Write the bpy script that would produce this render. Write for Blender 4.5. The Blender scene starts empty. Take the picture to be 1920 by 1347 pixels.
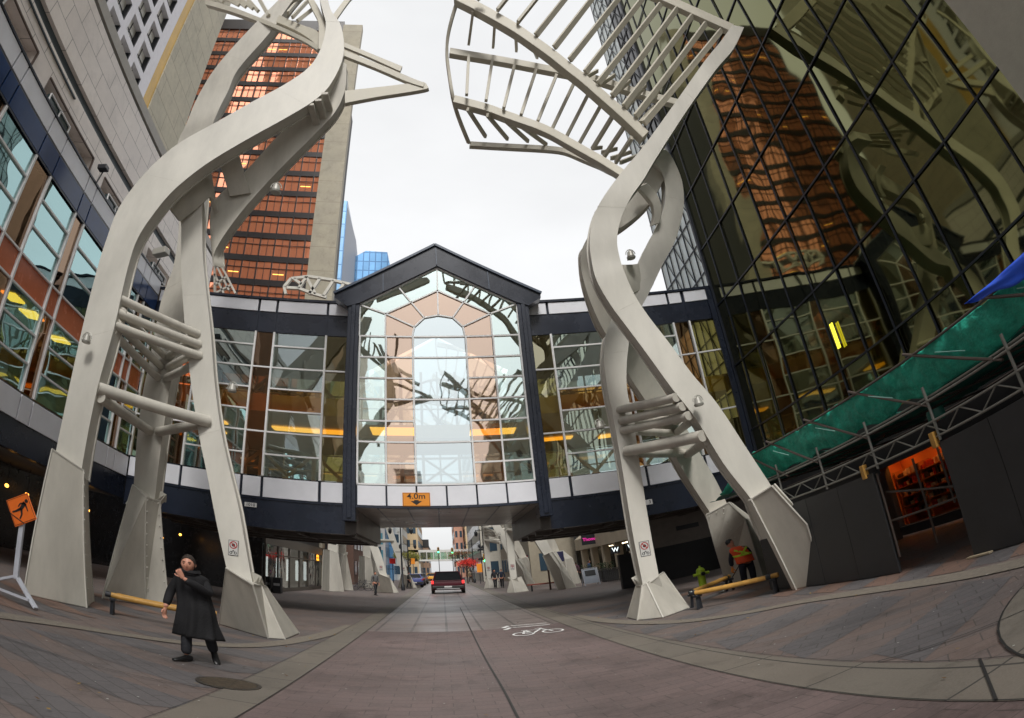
import bpy, bmesh, math, random
from mathutils import Vector, Matrix, noise
random.seed(7)
R = math.radians
SC = bpy.context.scene
COL = SC.collection
# ------------------------------------------------------------------ camera (fisheye lens, off-centre crop)
EYE = 1.75
cd = bpy.data.cameras.new('camera'); cam = bpy.data.objects.new('camera', cd); COL.objects.link(cam); SC.camera = cam
YAW, PITCH, ROLL = 0.216102109, 0.850598815, -0.142528121
_f = Vector((math.sin(YAW)*math.cos(PITCH), math.cos(YAW)*math.cos(PITCH), math.sin(PITCH)))
_r = Vector((math.cos(YAW), -math.sin(YAW), 0)); _u = _r.cross(_f)
_r2 = math.cos(ROLL)*_r + math.sin(ROLL)*_u; _u2 = -math.sin(ROLL)*_r + math.cos(ROLL)*_u
M = Matrix((( _r2.x, _u2.x, -_f.x, 0), (_r2.y, _u2.y, -_f.y, 0), (_r2.z, _u2.z, -_f.z, EYE), (0, 0, 0, 1)))
cam.matrix_world = M
FPX, KR = 1167.87417, -0.00483121
cd.type = 'PANO'; cd.panorama_type = 'FISHEYE_LENS_POLYNOMIAL'; cd.fisheye_fov = R(200)
cd.sensor_width = 36; cd.sensor_height = 24
pm = 1920/36
cd.fisheye_polynomial_k0 = 0; cd.fisheye_polynomial_k1 = -pm/FPX; cd.fisheye_polynomial_k2 = 0
cd.fisheye_polynomial_k3 = -KR*(pm/FPX)**3; cd.fisheye_polynomial_k4 = 0
cd.shift_x = -(973.710878-960)/1920; cd.shift_y = -(673.5-60.6043512)/1347
cd.clip_start = 0.05; cd.clip_end = 3000
# ------------------------------------------------------------------ sky and sun (overcast)
SUN_EL, SUN_AZ = R(47), R(180)
w = bpy.data.worlds.new('World'); SC.world = w; w.use_nodes = True
nt = w.node_tree; nt.nodes.clear()
sky = nt.nodes.new('ShaderNodeTexSky'); sky.sky_type = 'NISHITA'; sky.sun_disc = False
sky.sun_elevation = SUN_EL; sky.sun_rotation = SUN_AZ; sky.air_density = 1; sky.dust_density = 4
hs = nt.nodes.new('ShaderNodeHueSaturation'); hs.inputs['Saturation'].default_value = 0.12
b1 = nt.nodes.new('ShaderNodeBackground'); b1.inputs[1].default_value = 0.05
b2 = nt.nodes.new('ShaderNodeBackground'); b2.inputs[0].default_value = (0.80, 0.805, 0.81, 1); b2.inputs[1].default_value = 0.66
ad = nt.nodes.new('ShaderNodeAddShader'); wo = nt.nodes.new('ShaderNodeOutputWorld')
nt.links.new(sky.outputs[0], hs.inputs['Color']); nt.links.new(hs.outputs[0], b1.inputs[0])
cn = nt.nodes.new('ShaderNodeTexNoise'); cn.inputs['Scale'].default_value = 2.2; cn.inputs['Detail'].default_value = 6
ctc = nt.nodes.new('ShaderNodeTexCoord'); cmp_ = nt.nodes.new('ShaderNodeMapping'); cmp_.inputs['Scale'].default_value = (1, 1, 2.5)
nt.links.new(ctc.outputs['Generated'], cmp_.inputs[0]); nt.links.new(cmp_.outputs[0], cn.inputs['Vector'])
ccr = nt.nodes.new('ShaderNodeMapRange'); ccr.inputs[1].default_value = .3; ccr.inputs[2].default_value = .7; ccr.inputs[3].default_value = .52; ccr.inputs[4].default_value = .62
nt.links.new(cn.outputs['Fac'], ccr.inputs[0]); nt.links.new(ccr.outputs[0], b2.inputs[1])
nt.links.new(b1.outputs[0], ad.inputs[0]); nt.links.new(b2.outputs[0], ad.inputs[1]); nt.links.new(ad.outputs[0], wo.inputs[0])
sd = bpy.data.lights.new('sun', 'SUN'); sd.energy = 1.5; sd.angle = R(14); sd.color = (1, .97, .92)
so = bpy.data.objects.new('sun', sd); COL.objects.link(so)
_sv = Vector((math.sin(SUN_AZ)*math.cos(SUN_EL), math.cos(SUN_AZ)*math.cos(SUN_EL), math.sin(SUN_EL)))
so.rotation_euler = _sv.to_track_quat('Z', 'Y').to_euler(); so.location = (0, 0, 60)
SC.view_settings.view_transform = 'Standard'; SC.view_settings.look = 'None'
SC.view_settings.exposure = 0.68; SC.view_settings.gamma = 1.0
SC.cycles.max_bounces = 10; SC.cycles.transparent_max_bounces = 16; SC.cycles.glossy_bounces = 5; SC.cycles.diffuse_bounces = 4
SC.cycles.use_denoising = True; SC.cycles.sample_clamp_indirect = 6
# ------------------------------------------------------------------ surveyed coordinates (metres)
D = {'A':([[[-8.152,12.95,3.071],[-7.392,12.95,2.824]],[[-8.12,12.95,3.266],[-7.409,12.95,3.003]],[[-8.104,12.95,4.673],[-7.381,12.95,4.883]],[[-8.221,13.1,6.067],[-7.379,13.1,6.433]],[[-8.396,13.3,8.024],[-7.537,13.3,8.22]],[[-8.453,13.4,8.963],[-7.546,13.4,9.109]],[[-8.465,13.5,9.933],[-7.373,13.5,9.884]],[[-8.268,13.6,10.841],[-7.074,13.6,10.724]],[[-7.88,13.7,11.814],[-6.597,13.7,11.525]],[[-7.36,13.8,12.665],[-6.057,13.8,12.226]],[[-6.442,13.95,13.663],[-5.19,13.95,13.174]],[[-5.593,14.1,14.635],[-4.405,14.1,14.011]],[[-4.721,14.3,15.635],[-3.663,14.3,14.953]],[[-4.086,14.5,16.682],[-3.239,14.5,15.937]],[[-3.834,14.6,17.812],[-3.006,14.6,17.403]],[[-3.875,14.7,19.111],[-3.284,14.7,19.009]],[[-4.089,14.75,19.846],[-3.771,14.75,19.919]],[[-4.348,14.8,20.684],[-4.032,14.8,20.693]],[[-4.599,14.8,21.716],[-4.294,14.8,21.724]]],0.45),
'A2':([[[-6.543,15.5,11.074],[-6.143,15.5,9.617]],[[-6.493,15.4,11.805],[-6.114,15.4,10.144]],[[-5.702,15.3,12.826],[-5.558,15.3,11.336]],[[-4.791,15.2,14.346],[-4.673,15.2,12.772]],[[-3.98,15.1,15.437],[-3.606,15.1,14.316]],[[-3.425,15.0,15.862],[-3.048,15.0,15.187]],[[-3.127,14.9,16.601],[-2.828,14.9,16.092]],[[-3.142,14.85,17.418],[-2.899,14.85,17.205]]],0.4),
'strutA':([[[-6.334,14.3,12.727],[-5.734,14.3,13.06]],[[-6.329,14.5,12.634],[-5.731,14.5,12.926]],[[-6.176,14.9,12.288],[-5.588,14.9,12.534]],[[-5.979,15.2,11.828],[-5.343,15.2,11.994]]],0.2),
'C':([[[-4.552,14.98,1.101],[-3.962,14.98,0.932]],[[-4.585,14.75,1.386],[-3.997,14.75,1.171]],[[-4.621,14.78,1.483],[-4.042,14.78,1.266]],[[-4.96,14.85,2.666],[-4.409,14.85,2.888]],[[-5.244,14.9,3.651],[-4.731,14.9,3.896]],[[-5.578,14.95,4.655],[-5.046,14.95,4.871]],[[-5.953,15.0,5.882],[-5.374,15.0,6.115]],[[-6.341,15.0,7.262],[-5.665,15.0,7.419]],[[-6.737,15.0,8.729],[-6.058,15.0,8.804]],[[-6.941,14.95,9.584],[-6.289,14.95,9.651]],[[-7.146,14.85,10.594],[-6.49,14.85,10.656]],[[-7.426,14.7,11.018],[-6.646,14.7,11.462]],[[-7.629,14.4,11.126],[-6.664,14.4,11.833]]],0.38),
'webC':([[[-7.373,14.0,10.686],[-7.08,14.7,10.511]],[[-7.049,14.2,11.311],[-6.612,14.75,11.117]],[[-6.702,14.3,12.044],[-6.36,14.8,11.482]],[[-6.612,14.5,12.614],[-6.205,15.2,11.219]]],0.15),
'B':([[[-8.144,17.2,2.965],[-7.446,17.2,2.706]],[[-8.08,17.0,3.207],[-7.383,17.0,2.933]],[[-8.068,17.0,3.365],[-7.402,17.0,3.113]],[[-8.202,17.1,4.683],[-7.448,17.1,5.167]],[[-8.274,17.15,5.986],[-7.452,17.15,6.564]],[[-8.277,17.2,6.911],[-7.441,17.2,7.667]],[[-8.287,17.2,8.11],[-7.427,17.2,8.903]],[[-8.298,17.2,9.087],[-7.512,17.2,9.777]],[[-8.215,17.2,9.789],[-7.544,17.2,10.285]],[[-8.15,17.2,10.412],[-7.563,17.2,10.808]],[[-8.236,17.1,11.644],[-7.451,17.1,11.822]],[[-8.622,16.9,13.405],[-7.613,16.9,13.378]],[[-8.998,16.7,14.758],[-7.867,16.7,15.301]],[[-8.822,16.5,15.614],[-7.74,16.5,16.32]],[[-8.676,16.4,16.944],[-7.546,16.4,17.248]],[[-8.219,16.2,18.418],[-7.329,16.2,18.209]],[[-7.209,16.0,20.555],[-6.442,16.0,20.058]],[[-6.463,15.9,22.044],[-5.846,15.9,21.987]],[[-5.828,15.8,23.431],[-5.162,15.8,23.446]]],0.55),
'canE':([[[-10.201,16.5,22.811],[-10.032,16.5,22.436]],[[-8.581,16.2,21.925],[-8.431,16.2,21.557]],[[-7.244,16.0,21.096],[-7.12,16.0,20.776]],[[-5.956,15.7,20.138],[-5.853,15.7,19.849]],[[-4.826,15.3,19.1],[-4.784,15.3,18.853]],[[-4.008,14.9,18.19],[-4.054,14.9,17.954]]],0.25),
'canE2':([[[-6.423,16.0,21.29],[-6.414,16.0,20.796]],[[-5.234,15.6,20.215],[-5.295,15.6,19.816]],[[-4.346,15.2,19.378],[-4.52,15.2,18.872]],[[-3.889,14.9,18.491],[-4.04,14.9,18.13]]],0.3),
'armL':([[[-2.834,14.9,16.01],[-2.76,14.9,15.445]],[[-1.747,15.0,16.306],[-1.716,15.0,15.849]],[[-0.716,15.1,16.61],[-0.665,15.1,16.196]],[[-0.228,15.15,16.746],[-0.148,15.15,16.39]],[[-0.067,15.15,16.517],[-0.051,15.15,16.455]]],0.18),
'armU':([[[-3.074,14.8,17.877],[-3.015,14.8,17.571]],[[-1.817,14.9,17.347],[-1.875,14.9,17.092]],[[-0.724,15.05,16.879],[-0.791,15.05,16.632]],[[-0.189,15.1,16.655],[-0.223,15.1,16.444]]],0.15),
'armS':([[[-3.202,15.3,18.843],[-3.171,15.3,18.577]],[[-2.06,15.3,18.221],[-2.082,15.3,17.988]],[[-0.993,15.35,17.696],[-1.06,15.35,17.425]]],0.12),
'armV':([[[-3.757,14.8,19.691],[-3.559,14.8,19.478]],[[-3.44,15.2,21.369],[-3.244,15.2,21.232]],[[-3.115,15.4,22.386],[-2.914,15.4,22.24]]],0.12),
'canE3':([[[-5.111,15.5,21.679],[-4.856,15.5,21.686]],[[-4.626,15.2,20.477],[-4.409,15.2,20.645]],[[-4.256,15.0,19.566],[-4.054,15.0,19.673]],[[-4.108,14.9,18.665],[-3.864,14.9,18.769]],[[-3.984,14.8,17.904],[-3.858,14.8,17.908]]],0.12),
'cslats':[[[-5.769,15.6,20.83],[-5.752,16.5,22.957]],[[-5.502,15.5,20.444],[-5.3,16.2,22.34]],[[-5.217,15.4,20.119],[-4.867,15.9,21.508]],[[-7.215,16.0,21.397],[-8.485,17.0,23.603]],[[-7.531,16.1,21.686],[-8.874,17.1,23.724]],[[-7.919,16.2,21.919],[-9.269,17.2,23.846]],[[-8.316,16.3,22.154],[-9.758,17.3,23.966]],[[-6.658,15.9,21.008],[-7.854,16.9,23.487]],[[-9.163,16.4,22.504],[-10.197,17.3,23.958]]],
'rungsA':[[[-3.747,14.3,14.806],[-3.618,15.1,14.684]],[[-3.525,14.3,15.003],[-3.43,15.1,14.927]],[[-3.349,14.3,15.297],[-3.246,15.1,15.222]]],
'barsL':[[[-7.513,13.35,7.332],[-6.038,15.0,7.335],0.115],[[-7.514,13.3,6.96],[-5.95,15.0,7.047],0.115],[[-7.479,13.25,6.601],[-5.884,15.0,6.737],0.115],[[-7.4,13.1,4.947],[-5.42,14.95,5.029],0.15],[[-7.416,13.4,7.022],[-7.774,17.1,7.292],0.115],[[-7.453,13.35,6.688],[-7.85,17.1,6.954],0.115],[[-7.5,13.3,6.433],[-7.876,17.1,6.59],0.115],[[-7.37,13.15,4.762],[-7.85,17.1,4.962],0.14],[[-7.652,17.1,7.282],[-6.117,15.15,7.266],0.115],[[-7.576,17.1,6.958],[-6.013,15.15,6.874],0.115],[[-7.58,17.1,6.618],[-6.09,15.15,6.466],0.115],[[-7.518,17.0,4.968],[-5.491,15.1,5.015],0.135]],
'D':([[[4.628,16.0,0.541],[5.019,16.0,0.684]],[[4.488,15.85,0.838],[4.925,15.85,1.019]],[[4.507,15.85,0.88],[4.922,15.85,1.118]],[[4.496,15.95,2.29],[4.936,15.95,2.339]],[[4.52,16.0,3.948],[4.98,16.0,3.942]],[[4.514,16.0,5.309],[5.028,16.0,5.238]],[[4.484,16.0,6.221],[5.01,16.0,6.157]],[[4.512,16.0,6.935],[5.143,16.0,6.937]],[[4.639,16.0,7.584],[5.319,16.0,7.587]],[[4.797,16.0,8.021],[5.347,16.0,8.118]],[[5.103,16.1,8.498],[5.581,16.1,8.332]],[[5.376,16.2,8.96],[5.967,16.2,8.674]],[[5.941,16.3,9.71],[6.931,16.3,10.008]],[[6.6,16.3,10.788],[7.475,16.3,10.71]],[[7.143,16.3,11.512],[7.79,16.3,11.223]],[[7.572,16.2,12.322],[8.175,16.2,12.085]],[[7.685,16.0,13.154],[8.292,16.0,12.961]],[[7.391,15.7,13.547],[8.067,15.7,13.696]],[[7.031,15.3,13.609],[7.704,15.3,13.806]]],0.55),
'F':([[[6.606,13.3,1.361],[7.169,13.3,1.516]],[[6.458,13.3,2.171],[7.014,13.3,2.344]],[[6.427,13.3,2.371],[6.969,13.3,2.538]],[[6.006,13.35,3.341],[6.611,13.35,3.621]],[[5.639,13.4,4.497],[6.222,13.4,4.766]],[[5.253,13.45,5.337],[5.805,13.45,5.628]],[[4.901,13.5,6.188],[5.455,13.5,6.489]],[[4.578,13.55,6.94],[5.121,13.55,7.25]],[[4.244,13.55,7.644],[4.882,13.55,7.876]],[[3.991,13.5,8.33],[4.732,13.5,8.512]],[[3.954,13.5,8.923],[4.688,13.5,8.932]],[[3.997,13.45,9.503],[4.707,13.45,9.457]],[[4.193,13.4,10.144],[4.93,13.4,10.068]],[[4.564,13.3,10.719],[5.288,13.3,10.629]],[[5.211,13.25,11.473],[5.762,13.25,11.173]],[[5.991,13.2,12.276],[6.344,13.2,11.931]],[[7.429,13.1,13.913],[7.698,13.1,13.551]],[[8.957,13.05,15.664],[9.264,13.05,15.28]],[[9.92,13.0,16.648],[10.288,13.0,16.267]],[[10.746,13.0,17.575],[11.201,13.0,17.472]]],0.42),
'E':([[[7.788,18.9,2.34],[8.358,18.9,2.557]],[[7.74,18.9,2.528],[8.321,18.9,2.71]],[[7.464,18.8,3.14],[8.096,18.8,3.496]],[[7.035,18.6,4.084],[7.677,18.6,4.522]],[[6.563,18.3,5.373],[7.215,18.3,5.668]],[[6.117,18.0,6.316],[6.739,18.0,6.559]],[[5.677,17.7,7.08],[6.294,17.7,7.336]],[[5.343,17.4,7.85],[5.884,17.4,8.091]],[[4.946,17.1,8.526],[5.526,17.1,8.827]],[[4.631,16.8,9.398],[5.237,16.8,9.476]],[[4.498,16.6,10.165],[5.049,16.6,10.089]],[[4.499,16.4,10.634],[5.033,16.4,10.543]],[[4.653,16.3,11.003],[5.19,16.3,10.989]],[[5.003,16.3,11.487],[5.462,16.3,11.361]],[[5.645,16.3,12.155],[5.985,16.3,11.545]],[[6.471,16.3,12.847],[7.016,16.3,12.301]],[[7.064,16.2,13.516],[7.619,16.2,13.038]],[[7.789,16.1,14.212],[8.228,16.1,13.839]]],0.5),
'crvD':([[[6.518,15.6,12.52],[6.869,15.6,12.68]],[[6.805,15.8,12.321],[7.156,15.8,12.461]],[[6.982,15.9,12.056],[7.279,15.9,12.116]],[[7.002,16.0,11.724],[7.262,16.0,11.784]],[[6.886,16.1,11.406],[7.144,16.1,11.464]]],0.25),
'webD':([[[5.601,16.0,10.027],[5.551,15.9,9.573]],[[5.89,16.1,10.058],[5.7,16.1,9.112]],[[6.214,16.3,10.168],[6.176,16.3,9.302]]],0.15),
'tipR':([[[8.049,16.0,13.711],[8.254,16.0,13.345]],[[8.479,16.2,13.933],[8.686,16.2,13.695]]],0.05),
'T1':([[[0.799,13.8,19.636],[0.948,13.8,20.109]],[[1.493,13.7,18.959],[1.654,13.7,19.408]],[[2.148,13.6,18.264],[2.324,13.6,18.686]],[[2.776,13.55,17.614],[2.971,13.55,18.007]],[[3.318,13.5,16.946],[3.528,13.5,17.308]],[[3.848,13.5,16.315],[4.069,13.5,16.652]],[[4.307,13.5,15.702],[4.533,13.5,16.021]],[[4.71,13.5,15.183],[4.942,13.5,15.485]],[[5.048,13.5,14.679],[5.286,13.5,14.963]],[[5.379,13.5,14.185],[5.619,13.5,14.457]],[[5.739,13.5,13.636],[5.984,13.5,13.891]],[[6.195,13.5,12.871],[6.443,13.5,13.107]]],0.35),
'T2':([[[0.669,15.0,18.03],[0.709,15.0,18.344]],[[1.288,15.0,17.89],[1.333,15.0,18.201]],[[2.165,15.0,17.696],[2.221,15.0,18.004]],[[2.978,15.0,17.5],[3.044,15.0,17.805]],[[3.729,15.0,17.302],[3.805,15.0,17.605]],[[4.766,15.0,17.023],[4.855,15.0,17.322]],[[5.491,15.1,16.923],[5.592,15.1,17.22]],[[6.058,15.1,16.72],[6.179,15.1,17.009]],[[6.895,15.1,16.308],[7.027,15.1,16.591]],[[7.528,15.0,15.923],[7.66,15.0,16.203]],[[8.218,14.5,15.087],[8.352,14.5,15.356]]],0.25),
'T3':([[[0.778,15.3,15.961],[0.847,15.3,16.289]],[[1.806,15.2,15.509],[1.894,15.2,15.826]],[[2.37,15.1,15.133],[2.475,15.1,15.438]],[[2.876,15.0,14.795],[2.983,15.0,15.094]],[[3.364,14.9,14.463],[3.484,14.9,14.751]],[[3.753,14.7,14.02],[3.893,14.7,14.289]],[[4.073,14.5,13.552],[4.223,14.5,13.805]],[[4.383,14.3,13.091],[4.534,14.3,13.336]],[[4.677,14.1,12.641],[4.829,14.1,12.878]],[[4.912,13.9,12.234],[5.069,13.9,12.459]],[[5.257,13.6,11.58],[5.418,13.6,11.791]]],0.3),
'T4':([[[1.402,17.0,15.455],[1.421,17.0,15.666]],[[2.597,17.0,15.366],[2.623,17.0,15.577]],[[3.958,16.8,15.097],[3.996,16.8,15.306]],[[4.585,16.6,14.819],[4.652,16.6,15.019]],[[5.001,16.4,14.402],[5.094,16.4,14.587]],[[5.372,16.1,13.878],[5.473,16.1,14.052]],[[5.495,15.6,13.268],[5.596,15.6,13.434]],[[5.636,14.8,12.393],[5.73,14.8,12.55]]],0.2),
'T5':([[[0.917,13.9,19.93],[1.022,13.9,19.881]],[[0.681,14.3,19.152],[0.785,14.3,19.113]],[[0.551,14.7,18.59],[0.658,14.7,18.572]],[[0.533,15.0,18.021],[0.639,15.0,18.03]],[[0.604,15.2,17.29],[0.708,15.2,17.313]],[[0.741,15.4,16.279],[0.841,15.4,16.311]],[[0.96,16.1,15.987],[1.059,16.1,16.035]],[[1.361,17.0,15.519],[1.461,17.0,15.57]]],0.16),
'T0':([[[7.865,13.2,19.597],[8.098,13.2,20.038]],[[8.56,13.15,19.015],[8.805,13.15,19.44]],[[9.613,13.1,18.125],[9.873,13.1,18.528]],[[10.601,13.05,17.305],[10.875,13.05,17.691]]],0.25),
'slU':[[[1.585,13.45,19.151],[1.812,13.2,19.32],0.1],[[2.289,13.45,18.595],[2.856,13.2,19.369],0.1],[[2.945,13.45,17.958],[3.949,13.2,19.424],0.1],[[3.504,13.45,17.307],[5.003,13.2,19.481],0.1],[[4.049,13.45,16.713],[6.019,13.2,19.539],0.1],[[4.479,13.45,16.121],[7.064,13.2,19.602],0.1],[[4.897,13.45,15.547],[8.02,13.2,19.661],0.1],[[5.229,13.45,15.063],[8.337,13.2,18.918],0.1],[[5.582,13.45,14.52],[8.943,13.2,18.702],0.1],[[5.861,13.45,14.061],[9.419,13.2,18.287],0.1],[[6.142,13.45,13.645],[9.838,13.2,17.875],0.1],[[6.345,13.45,13.372],[10.347,13.2,17.519],0.1]],
'slM':[[[1.482,13.8,18.971],[1.373,15.0,18.49],0.09],[[2.215,13.8,18.351],[2.256,15.0,18.38],0.09],[[2.898,13.8,17.795],[3.093,15.0,18.223],0.09],[[3.408,13.8,17.168],[3.817,15.0,17.886],0.09],[[4.87,13.8,15.597],[5.921,15.0,17.227],0.09],[[5.309,13.8,15.259],[6.51,15.0,17.001],0.09],[[5.72,13.8,14.816],[7.032,15.0,16.725],0.09],[[6.053,13.8,14.31],[7.577,15.0,16.498],0.09],[[6.286,13.8,13.886],[8.015,15.0,16.222],0.09],[[6.374,13.8,13.678],[7.628,15.0,15.463],0.09]],
'slL':[[[1.354,15.0,17.915],[1.22,15.0,16.001],0.1],[[2.185,15.0,17.72],[1.851,15.0,15.745],0.1],[[2.97,15.0,17.523],[2.412,15.0,15.415],0.1],[[3.694,15.0,17.24],[2.958,15.0,15.124],0.1],[[4.395,15.0,16.999],[3.476,15.0,14.85],0.1],[[4.772,14.3,15.994],[3.904,15.0,14.512],0.1],[[5.077,14.1,15.251],[4.312,15.0,14.158],0.1],[[5.354,14.0,14.643],[4.692,15.0,13.876],0.1],[[5.586,13.9,14.057],[5.092,15.0,13.663],0.1],[[5.816,13.8,13.522],[5.416,15.0,13.35],0.1],[[5.949,13.7,13.038],[5.75,15.0,13.106],0.1]],
'slB':[[[1.248,15.2,15.548],[1.975,16.9,15.785],0.09],[[1.883,15.2,15.297],[2.746,16.9,15.671],0.09],[[2.419,15.2,15.118],[3.467,16.9,15.568],0.09],[[2.941,15.2,14.831],[4.106,16.9,15.409],0.09],[[5.166,15.2,13.856],[6.089,16.9,15.239],0.09],[[5.465,15.2,13.676],[6.635,16.9,15.161],0.09],[[5.723,15.2,13.429],[7.137,16.9,14.997],0.09],[[5.992,15.2,13.251],[7.349,16.9,14.813],0.09]],
'barsR':[[[4.727,15.95,5.6],[5.304,13.5,5.112],0.11],[[4.727,15.95,5.288],[5.401,13.5,4.871],0.11],[[4.726,15.95,5.012],[5.496,13.5,4.623],0.11],[[4.714,15.9,4.437],[5.683,13.45,4.082],0.14],[[4.903,16.1,5.704],[6.905,18.2,6.06],0.11],[[5.027,16.1,5.265],[6.889,18.3,5.627],0.11],[[5.044,16.1,4.983],[6.951,18.4,5.189],0.11],[[4.927,16.05,4.382],[7.201,18.6,4.527],0.13],[[7.001,18.3,5.788],[5.552,13.7,4.967],0.11],[[7.02,18.3,5.499],[5.601,13.7,4.773],0.11],[[7.032,18.4,5.199],[5.707,13.7,4.569],0.11],[[7.307,18.6,4.466],[5.871,13.6,3.992],0.13]],
'casA':{'bot':[[-7.876,12.08,0.0],[-7.034,13.129,0.0],[-7.706,14.695,0.0],[-8.7,13.6,0]],
'top':[[-7.873,12.4,3.214],[-7.24,12.75,2.972],[-7.664,13.7,2.962],[-8.563,13.7,3.294]]},
'casB':{'bot':[[-8.142,15.961,0.0],[-7.534,17.212,0.0],[-6.9,17.3,0],[-8.2,17.9,0]],
'top':[[-7.997,16.8,3.28],[-7.48,16.6,3.001],[-7.334,17.2,3.004],[-8.206,17.7,3.358]]},
'casC':{'bot':[[-5.191,16.113,0.0],[-3.638,14.562,0.0],[-3.324,14.751,0.0],[-3.362,16.372,0.0],[-4.4,16.4,0]],
'top':[[-4.609,14.7,1.507],[-3.953,14.5,1.215],[-3.821,14.7,1.208],[-3.868,15.3,1.174],[-4.789,15.6,1.469]]},
'casD':{'bot':[[4.282,16.864,0.0],[4.217,15.735,0.0],[4.641,15.16,0.0],[5.56,15.987,0.0],[5.5,17.2,0]],
'top':[[4.474,16.3,0.861],[4.474,15.8,0.86],[4.57,15.75,0.91],[5.032,15.8,1.094],[5.137,16.5,1.017]]},
'casF':{'bot':[[7.045,13.453,0.0],[7.408,12.831,0.0],[8.5,13.5,0],[7.9,14.4,0]],
'mid':[[6.735,13.35,1.135],[7.392,12.95,1.42],[8.2,13.7,0],[7.6,14.3,0]],
'top':[[6.361,13.2,2.345],[6.915,13.15,2.523],[7.257,13.8,2.561],[6.685,13.8,2.35]]},
'casE':{'bot':[[8.091,19.602,0.0],[8.532,17.991,0.0],[9.6,19.3,0],[9.3,20.9,0]],
'mid':[[7.807,19.2,1.302],[8.56,18.4,2.009],[0,0,0],[0,0,0]],
'top':[[7.608,18.9,2.471],[8.227,18.5,2.669],[8.635,19.3,2.697],[8.074,19.8,2.481]]},
'farcan':[[[-11.606,46.0,23.015],[-11.813,46.0,23.678],[-11.319,46.0,24.446],[-9.834,46.0,24.734],[-8.056,46.0,24.533],[-6.205,46.0,24.124]],[[-11.582,46.0,23.597],[-10.609,46.0,23.612],[-9.255,46.0,23.163],[-8.285,46.0,22.928]],[[-11.047,46.0,24.415],[-10.38,46.0,23.967]],[[-10.05,46.0,24.673],[-9.169,46.0,23.168]],[[-8.937,46.0,24.587],[-9.688,46.0,23.138]],[[-7.831,46.0,24.446],[-8.55,46.0,23.01]],[[-6.947,46.0,24.241],[-7.52,46.0,23.06]],[[-10.609,46.0,23.612],[-10.05,46.0,24.673]]],
'farlat':[[[-18.243,46.0,26.169],[-16.911,46.0,24.398],[-15.797,46.0,22.721]],[[-18.106,46.0,25.456],[-17.576,46.0,22.547]],[[-18.106,46.0,25.456],[-16.388,46.0,22.958]],[[-17.891,46.0,24.304],[-16.797,46.0,22.625]],[[-17.713,46.0,23.321],[-16.822,46.0,24.156]],[[-17.53,46.0,22.551],[-16.368,46.0,23.403]],[[-18.03,46.0,25.053],[-17.464,46.0,25.107]]],
'pts':{'spot1':[-7.791,12.9,5.974],
'spot2':[-4.999,14.9,5.929],
'spot3':[-7.353,14.5,9.112],
'spot4':[-4.679,15.0,12.081],
'spot5':[5.65,13.3,4.853],
'spot6':[4.272,16.0,5.236],
'spot7':[5.785,16.0,10.152],
'stkC':[-4.527,14.7,2.192],
'stkD':[4.69,15.75,1.858],
'stkC2':[-4.278,15.1,2.257],
'bolt1':[-5.6,14.0,13.713],
'bolt2':[6.927,13.1,12.992]}}
# ------------------------------------------------------------------ materials
MATS = {}
def mat(name, col, rough=0.6, metal=0.0, var=0.0, vscale=3.0, bump=0.0, bscale=40.0, emit=None, es=1.0, spec=0.5, streak=0.0, bdet=4, bdist=.02):
    if name in MATS: return MATS[name]
    m = bpy.data.materials.new(name); m.use_nodes = True; nt = m.node_tree; b = nt.nodes['Principled BSDF']
    b.inputs['Base Color'].default_value = (*col, 1); b.inputs['Roughness'].default_value = rough
    b.inputs['Metallic'].default_value = metal; b.inputs['Specular IOR Level'].default_value = spec
    if emit: b.inputs['Emission Color'].default_value = (*emit, 1); b.inputs['Emission Strength'].default_value = es
    tc = nt.nodes.new('ShaderNodeTexCoord')
    if var > 0:
        n = nt.nodes.new('ShaderNodeTexNoise'); n.inputs['Scale'].default_value = vscale; n.inputs['Detail'].default_value = 8; n.inputs['Roughness'].default_value = .65
        mp = nt.nodes.new('ShaderNodeMapping'); nt.links.new(tc.outputs['Object'], mp.inputs[0]); nt.links.new(mp.outputs[0], n.inputs['Vector'])
        if streak: mp.inputs['Scale'].default_value = (1, 1, streak)
        mr = nt.nodes.new('ShaderNodeMapRange'); mr.inputs[1].default_value = .3; mr.inputs[2].default_value = .7
        mr.inputs[3].default_value = 1-var; mr.inputs[4].default_value = 1+var
        mx = nt.nodes.new('ShaderNodeMix'); mx.data_type = 'RGBA'; mx.blend_type = 'MULTIPLY'; mx.inputs[0].default_value = 1
        mx.inputs[6].default_value = (*col, 1)
        nt.links.new(n.outputs['Fac'], mr.inputs[0]); nt.links.new(mr.outputs[0], mx.inputs[7]); nt.links.new(mx.outputs[2], b.inputs['Base Color'])
        mr2 = nt.nodes.new('ShaderNodeMapRange'); mr2.inputs[3].default_value = max(0.02, rough-.12); mr2.inputs[4].default_value = min(1, rough+.12)
        nt.links.new(n.outputs['Fac'], mr2.inputs[0]); nt.links.new(mr2.outputs[0], b.inputs['Roughness'])
    if bump > 0:
        n2 = nt.nodes.new('ShaderNodeTexNoise'); n2.inputs['Scale'].default_value = bscale; n2.inputs['Detail'].default_value = bdet
        nt.links.new(tc.outputs['Object'], n2.inputs['Vector'])
        bp = nt.nodes.new('ShaderNodeBump'); bp.inputs['Strength'].default_value = bump; bp.inputs['Distance'].default_value = bdist
        nt.links.new(n2.outputs['Fac'], bp.inputs['Height']); nt.links.new(bp.outputs[0], b.inputs['Normal'])
    MATS[name] = m; return m
def emis(name, col, s):
    return mat(name, (col[0]*.5, col[1]*.5, col[2]*.5), .5, emit=col, es=s)
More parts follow.
